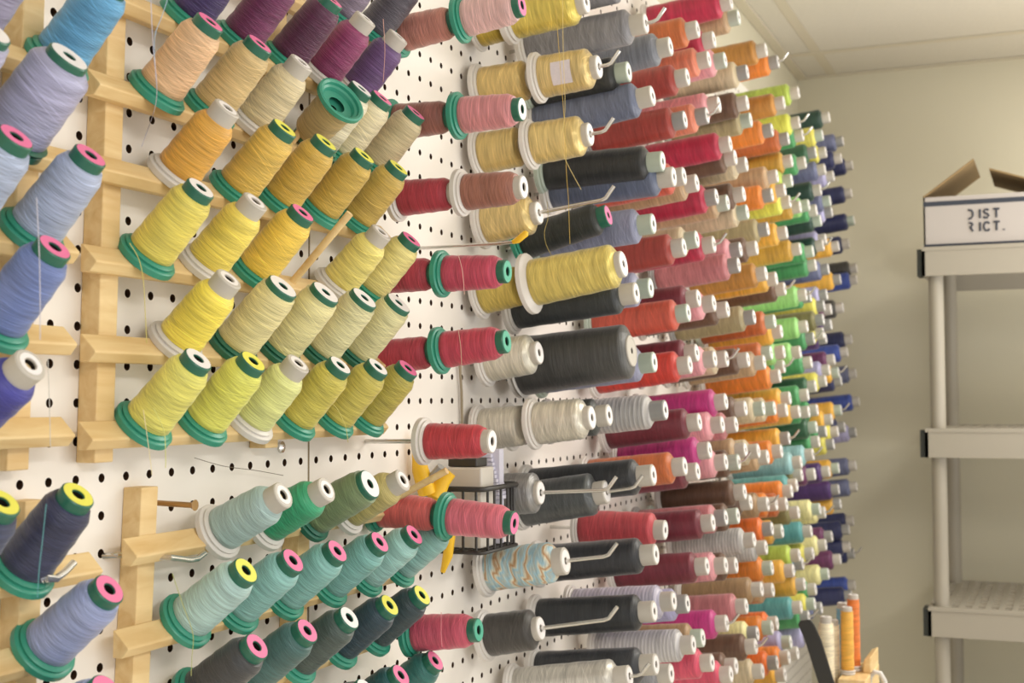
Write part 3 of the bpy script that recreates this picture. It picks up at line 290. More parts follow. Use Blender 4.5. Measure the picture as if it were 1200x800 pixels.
# ------------------------------------------------------------------ materials
def lin(c):
    return c/12.92 if c <= .04045 else ((c+.055)/1.055)**2.4
def rgb(h):
    return tuple(lin(int(h[i:i+2], 16)/255) for i in (0, 2, 4)) + (1,)
def mute(h, k=.14):
    c = [int(h[i:i+2], 16) for i in (0, 2, 4)]; g = .3*c[0]+.59*c[1]+.11*c[2]
    return ''.join('%02x' % int(round(min(255, v+(g-v)*k))) for v in c)
def new_mat(name):
    m = bpy.data.materials.new(name); m.use_nodes = True
    nt = m.node_tree
    return m, nt, nt.nodes['Principled BSDF']
def nd(nt, t, **kw):
    n = nt.nodes.new(t)
    for k, v in kw.items(): setattr(n, k, v)
    return n
def math_node(nt, op, a, b=None, c=None):
    n = nd(nt, 'ShaderNodeMath', operation=op)
    for i, v in enumerate((a, b, c)):
        if v is None: continue
        if isinstance(v, (int, float)): n.inputs[i].default_value = v
        else: nt.links.new(v, n.inputs[i])
    return n.outputs[0]
def plain(name, h, rough=.45, metal=0, spec=.5, noise=.0, nscale=40, bump=0):
    m, nt, b = new_mat(name)
    b.inputs['Base Color'].default_value = rgb(h)
    b.inputs['Roughness'].default_value = rough
    b.inputs['Metallic'].default_value = metal
    b.inputs['Specular IOR Level'].default_value = spec
    if noise or bump:
        tc = nd(nt, 'ShaderNodeTexCoord'); n = nd(nt, 'ShaderNodeTexNoise')
        n.inputs['Scale'].default_value = nscale; n.inputs['Detail'].default_value = 4
        nt.links.new(tc.outputs['Object'], n.inputs['Vector'])
        if noise:
            hs = nd(nt, 'ShaderNodeHueSaturation'); hs.inputs['Color'].default_value = rgb(h)
            v = math_node(nt, 'MULTIPLY_ADD', n.outputs['Fac'], noise*2, 1-noise)
            nt.links.new(v, hs.inputs['Value']); nt.links.new(hs.outputs[0], b.inputs['Base Color'])
        if bump:
            bp = nd(nt, 'ShaderNodeBump'); bp.inputs['Strength'].default_value = bump; bp.inputs['Distance'].default_value = .002
            nt.links.new(n.outputs['Fac'], bp.inputs['Height']); nt.links.new(bp.outputs[0], b.inputs['Normal'])
    return m

_thr = {}
def thread_mat(h, style='plain', h2=None, h3=None):
    key = (h, style, h2)
    if key in _thr: return _thr[key]
    m, nt, b = new_mat('thread_'+style+'_'+h)
    h = mute(h); h2 = h2 and mute(h2); h3 = h3 and mute(h3)
    L = nt.links
    tc = nd(nt, 'ShaderNodeTexCoord'); oi = nd(nt, 'ShaderNodeObjectInfo')
    sep = nd(nt, 'ShaderNodeSeparateXYZ'); L.new(tc.outputs['Object'], sep.inputs[0])
    x, y, z = sep.outputs
    off = math_node(nt, 'MULTIPLY', oi.outputs['Random'], 40.0)
    def wind(slx, sly, fz, fx):
        s = math_node(nt, 'MULTIPLY_ADD', x, slx, z)
        s = math_node(nt, 'MULTIPLY_ADD', y, sly, s)
        s = math_node(nt, 'MULTIPLY_ADD', s, fz, off)
        cb = nd(nt, 'ShaderNodeCombineXYZ')
        L.new(math_node(nt, 'MULTIPLY', x, fx), cb.inputs[0]); L.new(math_node(nt, 'MULTIPLY', y, fx), cb.inputs[1]); L.new(s, cb.inputs[2])
        n = nd(nt, 'ShaderNodeTexNoise'); n.inputs['Scale'].default_value = 1; n.inputs['Detail'].default_value = 1.5
        L.new(cb.outputs[0], n.inputs['Vector'])
        return n.outputs['Fac']
    fine = wind(.10, -.06, 1500, 22)
    cross = wind(-.16, .12, 620, 26)
    band = wind(.05, .22, 170, 30)
    v = math_node(nt, 'MULTIPLY_ADD', math_node(nt, 'SUBTRACT', fine, .5), .62, .97)
    v = math_node(nt, 'ADD', v, math_node(nt, 'MULTIPLY', math_node(nt, 'SUBTRACT', cross, .5), .6))
    v = math_node(nt, 'ADD', v, math_node(nt, 'MULTIPLY', math_node(nt, 'SUBTRACT', band, .5), .62))
    stray = wind(.34, -.22, 820, 14)             # single strands lying across the winding
    sm = nd(nt, 'ShaderNodeMapRange'); sm.interpolation_type = 'SMOOTHSTEP'
    sm.inputs['From Min'].default_value = .63; sm.inputs['From Max'].default_value = .70
    L.new(stray, sm.inputs['Value'])
    v = math_node(nt, 'ADD', v, math_node(nt, 'MULTIPLY', sm.outputs[0], .32))
    hs = nd(nt, 'ShaderNodeHueSaturation'); hs.inputs['Color'].default_value = rgb(h)
    L.new(v, hs.inputs['Value'])
    col = hs.outputs[0]
    if style in ('patch', 'dash'):
        ang = math_node(nt, 'DIVIDE', math_node(nt, 'ARCTAN2', y, x), 2*math.pi)
        pitch = .62*U if style == 'patch' else .19*U
        w = math_node(nt, 'ADD', math_node(nt, 'DIVIDE', z, pitch), math_node(nt, 'MULTIPLY', ang, 1 if style == 'patch' else 2))
        if style == 'patch': w = math_node(nt, 'MULTIPLY_ADD', wind(.5, .3, 90, 30), 1.6, w)
        w = math_node(nt, 'FRACT', w)
        r = nd(nt, 'ShaderNodeValToRGB'); e = r.color_ramp.elements
        e[0].position = 0; e[0].color = rgb(h); e[1].position = 1; e[1].color = rgb(h)
        if style == 'patch':
            for p_, c_ in ((.25, '9cc4d4'), (.42, h3), (.55, h2), (.7, h3), (.8, '9cc4d4')): e.new(p_).color = rgb(c_)
        else:
            e.new(.45).color = rgb(h3 or h); e.new(.6).color = rgb(h2)
        L.new(w, r.inputs[0]); L.new(r.outputs[0], hs.inputs['Color'])
    L.new(col, b.inputs['Base Color'])
    b.inputs['Roughness'].default_value = .42 if style != 'metal' else .3
    b.inputs['Specular IOR Level'].default_value = .45
    if style == 'metal': b.inputs['Metallic'].default_value = .35
    b.inputs['Sheen Weight'].default_value = .25
    b.inputs['Sheen Roughness'].default_value = .4
    bp = nd(nt, 'ShaderNodeBump'); bp.inputs['Strength'].default_value = .6; bp.inputs['Distance'].default_value = .001
    L.new(math_node(nt, 'ADD', fine, math_node(nt, 'MULTIPLY', cross, .8)), bp.inputs['Height']); L.new(bp.outputs[0], b.inputs['Normal'])
    _thr[key] = m
    return m

def wood_mat():
    m, nt, b = new_mat('pine_wood'); L = nt.links
    tc = nd(nt, 'ShaderNodeTexCoord'); mp = nd(nt, 'ShaderNodeMapping'); mp.inputs['Scale'].default_value = (90, 14, 90)
    L.new(tc.outputs['Generated'], mp.inputs[0]); L.new(tc.outputs['Object'], mp.inputs[0])
    n = nd(nt, 'ShaderNodeTexNoise'); n.inputs['Scale'].default_value = 1; n.inputs['Detail'].default_value = 5; n.inputs['Distortion'].default_value = .8
    L.new(mp.outputs[0], n.inputs['Vector'])
    r = nd(nt, 'ShaderNodeValToRGB'); e = r.color_ramp.elements
    e[0].position = .25; e[0].color = rgb('d9b478'); e[1].position = .75; e[1].color = rgb('f0d6a2')
    L.new(n.outputs['Fac'], r.inputs[0]); L.new(r.outputs[0], b.inputs['Base Color'])
    b.inputs['Roughness'].default_value = .55
    return m

M_wood = wood_mat()
M_white = plain('white_plastic', 'd9d4ce', .4)
M_grey = plain('grey_plastic', '9b9a97', .4)
M_green = plain('green_plastic', '3a947c', .34)
M_dgreen = plain('dark_green_plastic', '2c6a56', .34)
M_greenwhite = plain('pale_green_plastic', 'b3beb0', .4)
M_hole = plain('bore_shade', '2a2622', .9, spec=.1)  # shade inside the tube hole, painted as a dark lining
M_capw = plain('white_tip_shaded', 'c3bdb3', .45)  # white tube greyed: the shade on cap sides is in the colour
M_stick = {'white': plain('white_sticker_and_lit_end', 'efebea', .5), 'pink': plain('pink_sticker', 'ee7aa8', .5),
           'yellow': plain('yellow_sticker', 'ece860', .5), 'green': plain('green_cap_top', '4fae94', .35)}
M_peg = plain('white_pegboard', 'f2ece4', .5, noise=.02, nscale=6)
M_core = plain('brown_hardboard', '4a3526', .9, spec=.1)
M_chrome = plain('chrome_wire', 'd8d6d2', .22, metal=.9)
M_black = plain('black_wire', '2e2b28', .4)
M_wall = plain('cream_wall_paint', 'd4ceb8', .7, noise=.02, nscale=3, bump=.05)
M_ceil = plain('ceiling_tile', 'd4cec0', .85, noise=.05, nscale=120, bump=.25)
M_tbar = plain('ceiling_grid', 'cfc6b1', .7)
M_floor = plain('floor_vinyl', 'cfc7ba', .5, noise=.05, nscale=4)
M_back = plain('gap_shade_sheet', '231a14', .95, spec=.1)  # dark sheet behind the board, painting the shade seen through the holes
M_resin = plain('shelf_resin', 'a9a294', .5)
M_clip = plain('black_clip', '2a2d28', .5)
M_carton = plain('white_carton', 'bcb5b0', .7)
M_kraft = plain('brown_card', '9c825a', .8, noise=.06, nscale=30)
M_ink = plain('navy_ink', '3b404c', .7)
M_yell = plain('yellow_plastic', 'f6c52c', .4)
M_lav = plain('lavender_card', 'd5d3e2', .6)
M_box = plain('clouded_plastic', 'cfc9bf', .3)
M_cord = plain('tan_cord', '9c8f78', .7)

# ------------------------------------------------------------------ mesh helpers
class MB:
    def __init__(s): s.v = []; s.f = []
    def ring(s, pts, closed=True): pass
    def lathe(s, prof, n=28, cap0=False, cap1=False):
        b = len(s.v)
        for r, z in prof:
            for i in range(n):
                a = 2*math.pi*i/n
                s.v.append((r*math.cos(a)*U, r*math.sin(a)*U, z*U))
        for j in range(len(prof)-1):
            for i in range(n):
                k = (i+1) % n
                s.f.append((b+j*n+i, b+j*n+k, b+(j+1)*n+k, b+(j+1)*n+i))
        if cap0: s.f.append(tuple(b+i for i in range(n))[::-1])
        if cap1: s.f.append(tuple(b+(len(prof)-1)*n+i for i in range(n)))
    def tube(s, pts, r, n=8, caps=True, world=True):
        P = [W(p) if world else Vector(p)*U for p in pts]
        b = len(s.v); up = Vector((.31, .17, .93))
        for i, p in enumerate(P):
            d = (P[min(i+1, len(P)-1)]-P[max(i-1, 0)]).normalized()
            e1 = d.cross(up)
            if e1.length < 1e-3: e1 = d.cross(Vector((1, 0, 0)))
            e1.normalize(); e2 = d.cross(e1)
            rr = r[i] if isinstance(r, (list, tuple)) else r
            for k in range(n):
                a = 2*math.pi*k/n
                s.v.append(tuple(p+(e1*math.cos(a)+e2*math.sin(a))*rr*U))
        for j in range(len(P)-1):
            for k in range(n):
                q = (k+1) % n
                s.f.append((b+j*n+k, b+j*n+q, b+(j+1)*n+q, b+(j+1)*n+k))
        if caps:
            s.f.append(tuple(b+k for k in range(n))[::-1]); s.f.append(tuple(b+(len(P)-1)*n+k for k in range(n)))
    def box(s, lo, hi):
        b = len(s.v)
        for x in (lo[0], hi[0]):
            for y in (lo[1], hi[1]):
                for z in (lo[2], hi[2]): s.v.append(tuple(W((x, y, z))))
        for f in ((0, 1, 3, 2), (4, 6, 7, 5), (0, 4, 5, 1), (2, 3, 7, 6), (0, 2, 6, 4), (1, 5, 7, 3)): s.f.append(tuple(b+i for i in f))
    def prism(s, a, c):       # two matching polygons of world points
        b = len(s.v); n = len(a)
        s.v += [tuple(W(p)) for p in a]+[tuple(W(p)) for p in c]
        s.f.append(tuple(b+i for i in range(n))[::-1]); s.f.append(tuple(b+n+i for i in range(n)))
        for i in range(n):
            k = (i+1) % n
            s.f.append((b+i, b+k, b+n+k, b+n+i))
    def mesh(s, name, mat, smooth=None):
        me = bpy.data.meshes.new(name); me.from_pydata(s.v, [], s.f)
        me.materials.append(mat)
        import bmesh
        bm = bmesh.new(); bm.from_mesh(me); bmesh.ops.recalc_face_normals(bm, faces=bm.faces)
        if smooth is not None:
            for f in bm.faces: f.smooth = True
            for e in bm.edges:
                if len(e.link_faces) == 2 and e.calc_face_angle(0) > smooth: e.smooth = False
        bm.to_mesh(me); bm.free(); me.update()
        return me
    def obj(s, name, mat, parent=None, smooth=None, bevel=0):
        o = link(name, s.mesh(name, mat, smooth), parent)
        if bevel:
            md = o.modifiers.new('bevel', 'BEVEL'); md.width = bevel*U; md.segments = 2; md.limit_method = 'ANGLE'
        return o
def link(name, me, parent=None):
    o = bpy.data.objects.new(name, me); C.objects.link(o)
    if parent is not None:
        o.parent = parent
        if me is not None and 'shared' not in me: o.matrix_parent_inverse = parent.matrix_world.inverted()
    return o
def tag(o, label, cat, group=None):
    o['label'] = label; o['category'] = cat
    if group: o['group'] = group
    return o
def thing(name, label, cat, at, group=None, mat=None):
    o = bpy.data.objects.new(name, None); C.objects.link(o)
    o.empty_display_size = .02
    o.matrix_world = mat if mat is not None else Matrix.Translation(W(at))
    return tag(o, label, cat, group)
def struct(o): o['kind'] = 'structure'; return o

# ------------------------------------------------------------------ the room
m = MB(); m.box((-1.6, -60, FLOOR), (-.75, 111, 35)); struct(m.obj('wall_left', M_wall))
m = MB(); m.box((-1.6, 111, FLOOR), (110, 112, 35)); struct(m.obj('wall_back', M_wall))
m = MB(); m.box((-1.6, -60, FLOOR-1), (110, 112, FLOOR)); struct(m.obj('floor', M_floor))
m = MB(); m.box((-1.6, -60, 35.1), (110, 112, 36)); struct(m.obj('ceiling', M_ceil))
m = MB()
for x in (2.8, 26.8, 50.8, 74.8, 98.8): m.box((x-.45, -60, 35.03), (x+.45, 111, 35.08))
for y in (101.5, 77.5, 53.5, 29.5, 5.5, -18.5): m.box((-.7, y-.45, 35.0), (110, y+.45, 35.07))
struct(m.obj('trim_1', M_tbar))
m = MB(); m.box((-.7, -60, 34.85), (.2, 111, 35.06)); struct(m.obj('trim_2', M_tbar))
m = MB(); m.box((-.7, 110.5, 34.9), (110, 111, 35.06)); struct(m.obj('trim_3', M_tbar))

# the wall above the board (the board stands off the wall on furring strips)
PEG_TOP, PEG_BOT, Y0, Y1, SEAM = 27.5, -26.5, -6.5, 109.5, 13.5
def pegboard(ya, yb):
    m = MB(); n = 12; r = .125
    ny = int(round(yb-ya)); nz = int(round(PEG_TOP-PEG_BOT))
    v = m.v; f = m.f
    for i in range(ny):
        for j in range(nz):
            cy, cz = ya+.5+i, PEG_BOT+.5+j
            b = len(v)
            for x, k in ((0, 0), (-.2, 0)):
                for q in range(n):
                    a = 2*math.pi*(q+.5)/n; v.append(tuple(W((x, cy+r*math.cos(a), cz+r*math.sin(a)))))
            sq = []
            for q in range(n):            # outline of the cell, one point per hole vertex
                a = 2*math.pi*(q+.5)/n; s_ = .5/max(abs(math.cos(a)), abs(math.sin(a)))
                v.append(tuple(W((0, cy+s_*math.cos(a), cz+s_*math.sin(a)))))
            c0 = len(v)
            for (sy, sz) in ((.5, .5), (-.5, .5), (-.5, -.5), (.5, -.5)): v.append(tuple(W((0, cy+sy, cz+sz))))
            for q in range(n):
                k = (q+1) % n
                f.append((b+q, b+k, b+n+k, b+n+q))
                a0 = 2*math.pi*(q+.5)/n
                f.append((b+q, b+2*n+q, b+2*n+k, b+k))
            for ci, q in ((0, 1), (1, 4), (2, 7), (3, 10)):     # corner triangles
                f.append((b+2*n+q, c0+ci, b+2*n+(q+1) % n))
    me = bpy.data.meshes.new('pegboard'); me.from_pydata(v, [], f); me.materials.append(M_peg); me.materials.append(M_core)
    per = 2*n+4
    me.polygons.foreach_set('material_index', [1 if (k % per) < 2*n and (k % per) % 2 == 0 else 0 for k in range(len(f))]); me.update()
    return link('pegboard', me)
for (ya, yb) in ((Y0, SEAM), (SEAM, Y1)):
    o = pegboard(ya, yb); struct(o); o.name = 'trim_4' if ya == Y0 else 'trim_5'
    # a hairline gap at the seam
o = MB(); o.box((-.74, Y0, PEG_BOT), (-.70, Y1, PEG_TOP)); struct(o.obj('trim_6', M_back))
o = MB(); o.box((-.75, Y0, PEG_TOP), (.02, Y1, PEG_TOP+.35)); o.box((-.75, Y1, PEG_BOT), (.02, Y1+.35, PEG_TOP+.35)); struct(o.obj('trim_7', M_peg))
o = MB(); o.box((-.005, SEAM-.045, PEG_BOT), (.012, SEAM+.045, PEG_TOP)); struct(o.obj('trim_8', plain('seam_filler', '8a7a60', .8)))

# ------------------------------------------------------------------ thread cones
KINDS = {}
def make_kind(k, rf, rt0, rt1, L, rc, hcap, rs, n=28):
    sh = hcap*.35
    K = {}
    m = MB()       # base flange: rim, then a dished cone up to the thread
    m.lathe([(.14, .62), (rt0*.78, .56), (rt0*.93, .22), (rt0*1.05, .17), (rt0*1.07, .05), (rf-.07, 0), (rf, .03), (rf, .19), (rf-.025, .215), (rf-.12, .225), (rt0+.1, .29), (rt0-.04, .37), (.3, .37)], n)
    K['flange'] = m.mesh('flange', M_green, .7)
    zt = L-hcap
    prof = [(rt0-.06, .33), (rt0, .37)]
    for i in range(1, 9):
        t = i/9; prof.append((rt0+(rt1-rt0)*t+.012*math.sin(i*2.3), .36+(zt-.22-.36)*t))
    prof += [(rt1, zt-.22), (rt1-.03, zt-.14), (rc+.07, zt+.02), (rc-.05, zt+.03)]
    m = MB(); m.lathe(prof, n); K['thread'] = m.mesh('thread', M_white, 1.0)
    m = MB(); m.lathe([(rc-.05, zt-.05), (rc, zt), (rc, L-.03), (rc-.03, L), (rs*.98, L), (rs*.98, L-.012), (.15, L-.012), (.15, L-.7), (.001, L-.7)], n)
    K['tube'] = m.mesh('tube', M_green, .6)
    m = MB(); m.lathe([(rs*.97, L-.012), (rs*.97, L+.006), (.17, L+.006), (.17, L-.012)], n); K['sticker'] = m.mesh('sticker', M_stick['white'], .5)
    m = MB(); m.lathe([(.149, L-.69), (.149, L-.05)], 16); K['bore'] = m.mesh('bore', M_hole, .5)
    for me in K.values(): me['shared'] = 1
    K['L'] = L
    KINDS[k] = K
#          flange thread     length cap  cap h  sticker
make_kind('mini', .86, .66, .60, 2.60, .42, .30, .39)
make_kind('minifat', .86, .80, .76, 2.60, .50, .22, .47)
make_kind('minibig', .86, .68, .62, 2.60, .50, .22, .47)
make_kind('minitall', .86, .66, .60, 2.60, .40, .46, .30)
make_kind('mini2', 1.0, .80, .74, 4.30, .50, .42, .45)
make_kind('wide', 1.10, .90, .86, 2.65, .50, .28, .46)
make_kind('big', 1.32, 1.0, .93, 3.9, .56, .25, .52)
make_kind('wide2', 1.15, 1.0, .95, 4.0, .52, .5, .46)
make_kind('long', 1.15, .92, .86, 3.5, .58, .45, .48)
make_kind('king', 1.10, .88, .82, 5.30, .48, .62, .41)
make_kind('fat', 1.35, 1.34, 1.22, 5.30, .70, .10, .60)
make_kind('stout', .6, .50, .48, 5.2, .36, .4, .3)
make_kind('slim', .46, .40, .39, 5.2, .33, .35, .28)
TUBE = {'green': (M_green, M_dgreen), 'white': (M_white, M_capw), 'grey': (M_grey, M_grey), 'green2': (M_greenwhite, M_greenwhite)}

def setmat(o, mat):
    o.material_slots[0].link = 'OBJECT'; o.material_slots[0].material = mat
def cone(base, tip, kind, tube, sticker, tmat, label, group):
    """One cone of thread: base centre, end of its tube, both in inches."""
    K = KINDS[kind]; b = Vector(base); d = Vector(tip)-b; s = d.length/K['L']; d.normalize()
    q = d.to_track_quat('Z', 'Y').to_matrix().to_4x4()
    spin = Matrix.Rotation(rnd.uniform(0, 6.28), 4, 'Z')
    r = thing('thread_cone', label, 'thread cone', None, group, Matrix.Translation(W(base)) @ q @ spin @ Matrix.Diagonal((1, 1, s, 1)))
    fm, cm = TUBE[tube]
    o = link('flange', K['flange'], r); setmat(o, fm)
    o = link('thread', K['thread'], r); setmat(o, tmat)
    o = link('tube', K['tube'], r); setmat(o, cm)
    if tube not in ('green', 'dgreen') and sticker == 'none' and kind == 'minitall': sticker = 'white'  # bare white tube: an added white disc paints its lit end face
    if sticker in M_stick:
        o = link('sticker', K['sticker'], r); setmat(o, M_stick[sticker])
        o['label'] = sticker+' disc around the hole'
    link('bore', K['bore'], r)
    return r

# ------------------------------------------------------------------ wooden racks
BX, BZ = .86, .13          # centre of a bar's sloped face, off the board and above the bar's middle
def bar(parent, z, ya, yb):
    m = MB(); pr = [(.63, .36), (.63, -.36), (.92, -.36), (1.13, -.12), (1.10, -.06), (.68, .36)]
    m.prism([(x, ya, z+q) for x, q in pr], [(x, yb, z+q) for x, q in pr])
    return m.obj('rail', M_wood, parent, bevel=.03)
def post(parent, y, z0, z1, lean, w=.72):
    m = MB(); m.prism([(x, y+a+lean*z0, z0) for x, a in ((.01, 0), (.62, 0), (.62, w), (.01, w))], [(x, y+a+lean*z1, z1) for x, a in ((.01, 0), (.62, 0), (.62, w), (.01, w))])
    return m.obj('post', M_wood, parent, bevel=.03)
def dowel(parent, y, z, ang, L=3.0):
    a = math.radians(ang); m = MB(); dx, dz = math.cos(a), math.sin(a)
    m.tube([(BX-.1*dx, y, z+BZ-.1*dz), (BX+L*dx, y, z+BZ+L*dz)], .125, 12)
    return m.obj('dowel', M_wood, parent, smooth=.6)

RACKS = {
 'upper': dict(name='thread_rack', label='pine thread rack with yellow, gold and beige cones, largest in view', posts=[(1.97, .45, 20, .032), (9.9, .55, 20, .032)]),
 'lower': dict(name='thread_rack', label='pine thread rack with aqua and dark teal cones, below the yellow one', posts=[(3.9, -9, -.3, .06), (12.0, -9, -1.3, .06)]),
 'left': dict(name='thread_rack', label='pine thread rack cut by the upper left picture edge, with blue cones', posts=[(-1.1, .4, 20, .032)]),
 'corner': dict(name='thread_rack', label='pine thread rack in the lower left corner, with navy and yellow-stickered cones', posts=[(-.45, -9, -.35, .06)]),
}
# rack, row name, bar z, angle, bar y from, to, cones: (y, hex, colour, tube, sticker, kind)
ROWS = [
 ('upper', 'top grey row', 15.0, 45, 1.6, 17.4, [(13.6, '84758a', 'mauve grey', 'green', 'pink', 'mini'), (16.1, '5a5560', 'smoky grey', 'green', 'pink', 'mini')]),
 ('upper', 'purple row', 12.66, 45, 1.5, 17.4, [(5.3, '41306a', 'indigo', 'green', 'pink', 'mini'), (7.85, '78305f', 'plum', 'green', 'pink', 'mini'), (10.38, '5c2649', 'dark plum', 'green', 'pink', 'mini'), (12.6, '96386a', 'mulberry', 'white', 'none', 'minitall'), (14.93, '6a4a80', 'violet', 'white', 'none', 'minitall')]),
 ('upper', 'beige row', 10.25, 45, 1.45, 17.4, [(3.96, 'eabb8a', 'peach', 'green', 'pink', 'mini'), (6.35, 'd8b97a', 'honey beige', 'green', 'pink', 'mini'), (8.61, 'decda0', 'pale khaki', 'white', 'none', 'minitall'), (11.0, 'b9a068', 'flipped khaki', 'green', 'flip', 'mini'), (12.3, 'e4dcbc', 'ivory', 'green', 'white', 'mini'), (13.75, 'dccfa6', 'ecru', 'green', 'pink', 'mini'), (16.24, 'd2c092', 'sand', 'green', 'pink', 'mini')]),
 ('upper', 'gold row', 8.08, 45, 1.4, 17.4, [(4.77, 'e8a83c', 'orange gold', 'white', 'none', 'minitall'), (7.67, 'dfb64a', 'gold', 'green', 'yellow', 'mini'), (10.03, 'd3aa40', 'gold', 'green', 'yellow', 'mini'), (12.49, 'c9a540', 'gold', 'green', 'yellow', 'mini'), (14.92, 'cba848', 'gold', 'green', 'yellow', 'mini')]),
 ('upper', 'yellow row', 5.70, 45, 1.36, 17.4, [(3.58, 'ecd957', 'yellow', 'green', 'white', 'mini'), (6.16, 'efd650', 'yellow', 'white', 'none', 'minitall'), (8.68, 'f2c942', 'sunflower', 'green', 'pink', 'mini'), (11.05, None, '', '', '', ''), (13.68, 'eedd70', 'soft yellow', 'white', 'none', 'minitall'), (15.89, 'e8d980', 'soft yellow', 'green', 'pink', 'mini')]),
 ('upper', 'straw row', 3.40, 45, 1.36, 17.4, [(4.89, 'f8e048', 'bright yellow', 'white', 'none', 'minitall'), (7.6, 'e5d797', 'straw', 'dgreen', 'white', 'minibig'), (10.04, 'e2d898', 'straw', 'dgreen', 'white', 'minibig'), (12.5, 'e0daa2', 'straw', 'dgreen', 'white', 'minibig'), (14.92, 'dcd69c', 'straw', 'dgreen', 'white', 'minibig')]),
 ('upper', 'lime row', 1.17, 45, 1.3, 17.2, [(3.51, 'e6e064', 'lime yellow', 'green', 'white', 'mini'), (6.07, 'e2e25c', 'lime yellow', 'green', 'yellow', 'mini'), (8.46, 'e2e68c', 'pale lime', 'white', 'none', 'minitall'), (10.94, 'd4c54e', 'mustard', 'green', 'white', 'mini'), (13.43, 'cfbf50', 'mustard', 'green', 'white', 'mini'), (15.62, 'bbac44', 'olive', 'green', 'pink', 'mini')]),
 ('lower', 'top row', -1.95, 27, 3.06, 17.6, [(6.9, 'a2bfbd', 'grey aqua', 'white', 'none', 'minitall'), (9.3, '2ea06e', 'emerald', 'white', 'none', 'minitall'), (12.0, '75885f', 'moss', 'dgreen', 'white', 'minibig'), (14.3, 'bcab64', 'olive tan', 'white', 'none', 'minitall'), (17.0, None, '', '', '', '')]),
 ('lower', 'aqua row', -4.3, 37, 2.74, 19.6, [(5.4, 'b0d6d1', 'pale aqua', 'green', 'yellow', 'mini'), (7.8, '86c0ba', 'aqua', 'green', 'pink', 'mini'), (10.35, '80bcb5', 'aqua', 'green', 'pink', 'mini'), (13.1, '7ab8b2', 'aqua', 'green', 'pink', 'mini'), (15.6, '98cac4', 'aqua', 'green', 'pink', 'mini'), (18.1, '8cc2bb', 'aqua', 'green', 'pink', 'mini')]),
 ('lower', 'dark row', -6.45, 37, 2.6, 17.6, [(5.95, '47484a', 'charcoal', 'green', 'pink', 'mini'), (8.6, '466e6b', 'dark teal', 'green', 'pink', 'mini'), (11.1, '4b5a55', 'grey green', 'green', 'white', 'mini'), (13.8, '2c4350', 'ink blue', 'green', 'yellow', 'mini'), (16.2, '34484e', 'ink blue', 'green', 'yellow', 'mini')]),
 ('lower', 'bottom row', -8.9, 37, 2.5, 18.6, [(12.15, '4d4c4a', 'dark grey', 'green', 'white', 'mini'), (14.6, '2c6064', 'petrol', 'green', 'pink', 'mini'), (17.25, '2d716a', 'petrol', 'green', 'pink', 'mini')]),
 ('left', 'top row', 10.2, 45, -9, .78, [(-2.9, '9c96b4', 'mauve', 'green', 'pink', 'mini'), (.05, '5aa4d6', 'bright blue', 'green', 'pink', 'mini')]),
 ('left', 'lavender row', 8.0, 45, -9, .78, [(-3.95, 'b4b2d2', 'lavender', 'green', 'white', 'minibig'), (-1.5, 'a9a9cc', 'lavender', 'dgreen', 'white', 'minifat')]),
 ('left', 'ice blue row', 5.84, 45, -9, .78, [(-3.14, 'afbede', 'ice blue', 'green', 'pink', 'mini'), (-.74, 'adbadb', 'ice blue', 'green', 'pink', 'mini')]),
 ('left', 'periwinkle row', 3.55, 45, -9, .72, [(-1.91, '6f83c0', 'periwinkle', 'green', 'pink', 'mini')]),
 ('left', 'bottom row', 1.3, 33, -9, .68, [(-3.0, '413f9c', 'cobalt', 'white', 'none', 'minitall')]),
 ('corner', 'top row', -2.15, 47, -9, 1.75, [(-3.34, '434a68', 'navy', 'green', 'yellow', 'mini'), (-.98, '3b3f5e', 'navy', 'green', 'yellow', 'mini')]),
 ('corner', 'middle row', -4.1, 38, -9, .6, [(-.2, '98a5d4', 'cornflower', 'green', 'pink', 'mini')]),
 ('corner', 'bottom row', -6.42, 38, -9, 1.0, [(-2.05, '3d4166', 'navy', 'green', 'yellow', 'mini'), (-.3, '93a0cc', 'cornflower', 'green', 'pink', 'mini')]),
]
TUBE['dgreen'] = (M_dgreen, M_dgreen)
ORD = ['leftmost', 'second', 'third', 'fourth', 'fifth', 'sixth', 'seventh']
RN = {'upper': 'upper rack', 'lower': 'lower rack', 'left': 'left edge rack', 'corner': 'lower left corner rack'}
roots = {}
for k, r in RACKS.items():
    roots[k] = thing(r['name'], r['label'], 'thread rack', (0, r['posts'][0][0], r['posts'][0][1]), 'pine thread racks')
    bpy.context.view_layer.update()
    for (y, z0, z1, lean) in r['posts']: post(roots[k], y-lean*z0*0, z0, z1, lean)
for (rk, rn, z, ang, ya, yb, cones) in ROWS:
    bar(roots[rk], z, ya, yb)
    a = math.radians(ang); dx, dz = math.cos(a), math.sin(a); nc = [c for c in cones if c[1]]
    for c in cones:
        y = c[0]
        if c[1] is None:
            dowel(roots[rk], y, z, ang); continue
        dowel(roots[rk], y, z, ang, 2.48 if c[3] == 'white' else .9 if c[4] == 'flip' else 2.1)
        b = (BX+.02*dx, y, z+BZ+.02*dz); t = (BX+2.62*dx, y, z+BZ+2.62*dz)
        i = nc.index(c)
        pos = ORD[i]+(' from left' if i else '') if len(nc) > 1 else 'alone'
        cap = {'pink': 'pink sticker', 'yellow': 'yellow sticker', 'white': 'white sticker', 'none': 'bare white tube', 'flip': 'upturned green base'}[c[4]]
        label = '%s thread cone, %s, %s in the %s of the %s' % (c[2], cap, pos, rn, RN[rk])
        if len(label.split()) > 16: label = '%s cone, %s in the %s of the %s' % (c[2], pos, rn, RN[rk])
        if c[4] == 'flip':
            cone((2.75, 10.95, 11.6), (1.05, 11.5, 10.58), c[5], c[3], 'none', thread_mat(c[1]), label, 'thread cones on the pine racks')
        else:
            cone(b, t, c[5], c[3], c[4], thread_mat(c[1]), label, 'thread cones on the pine racks')

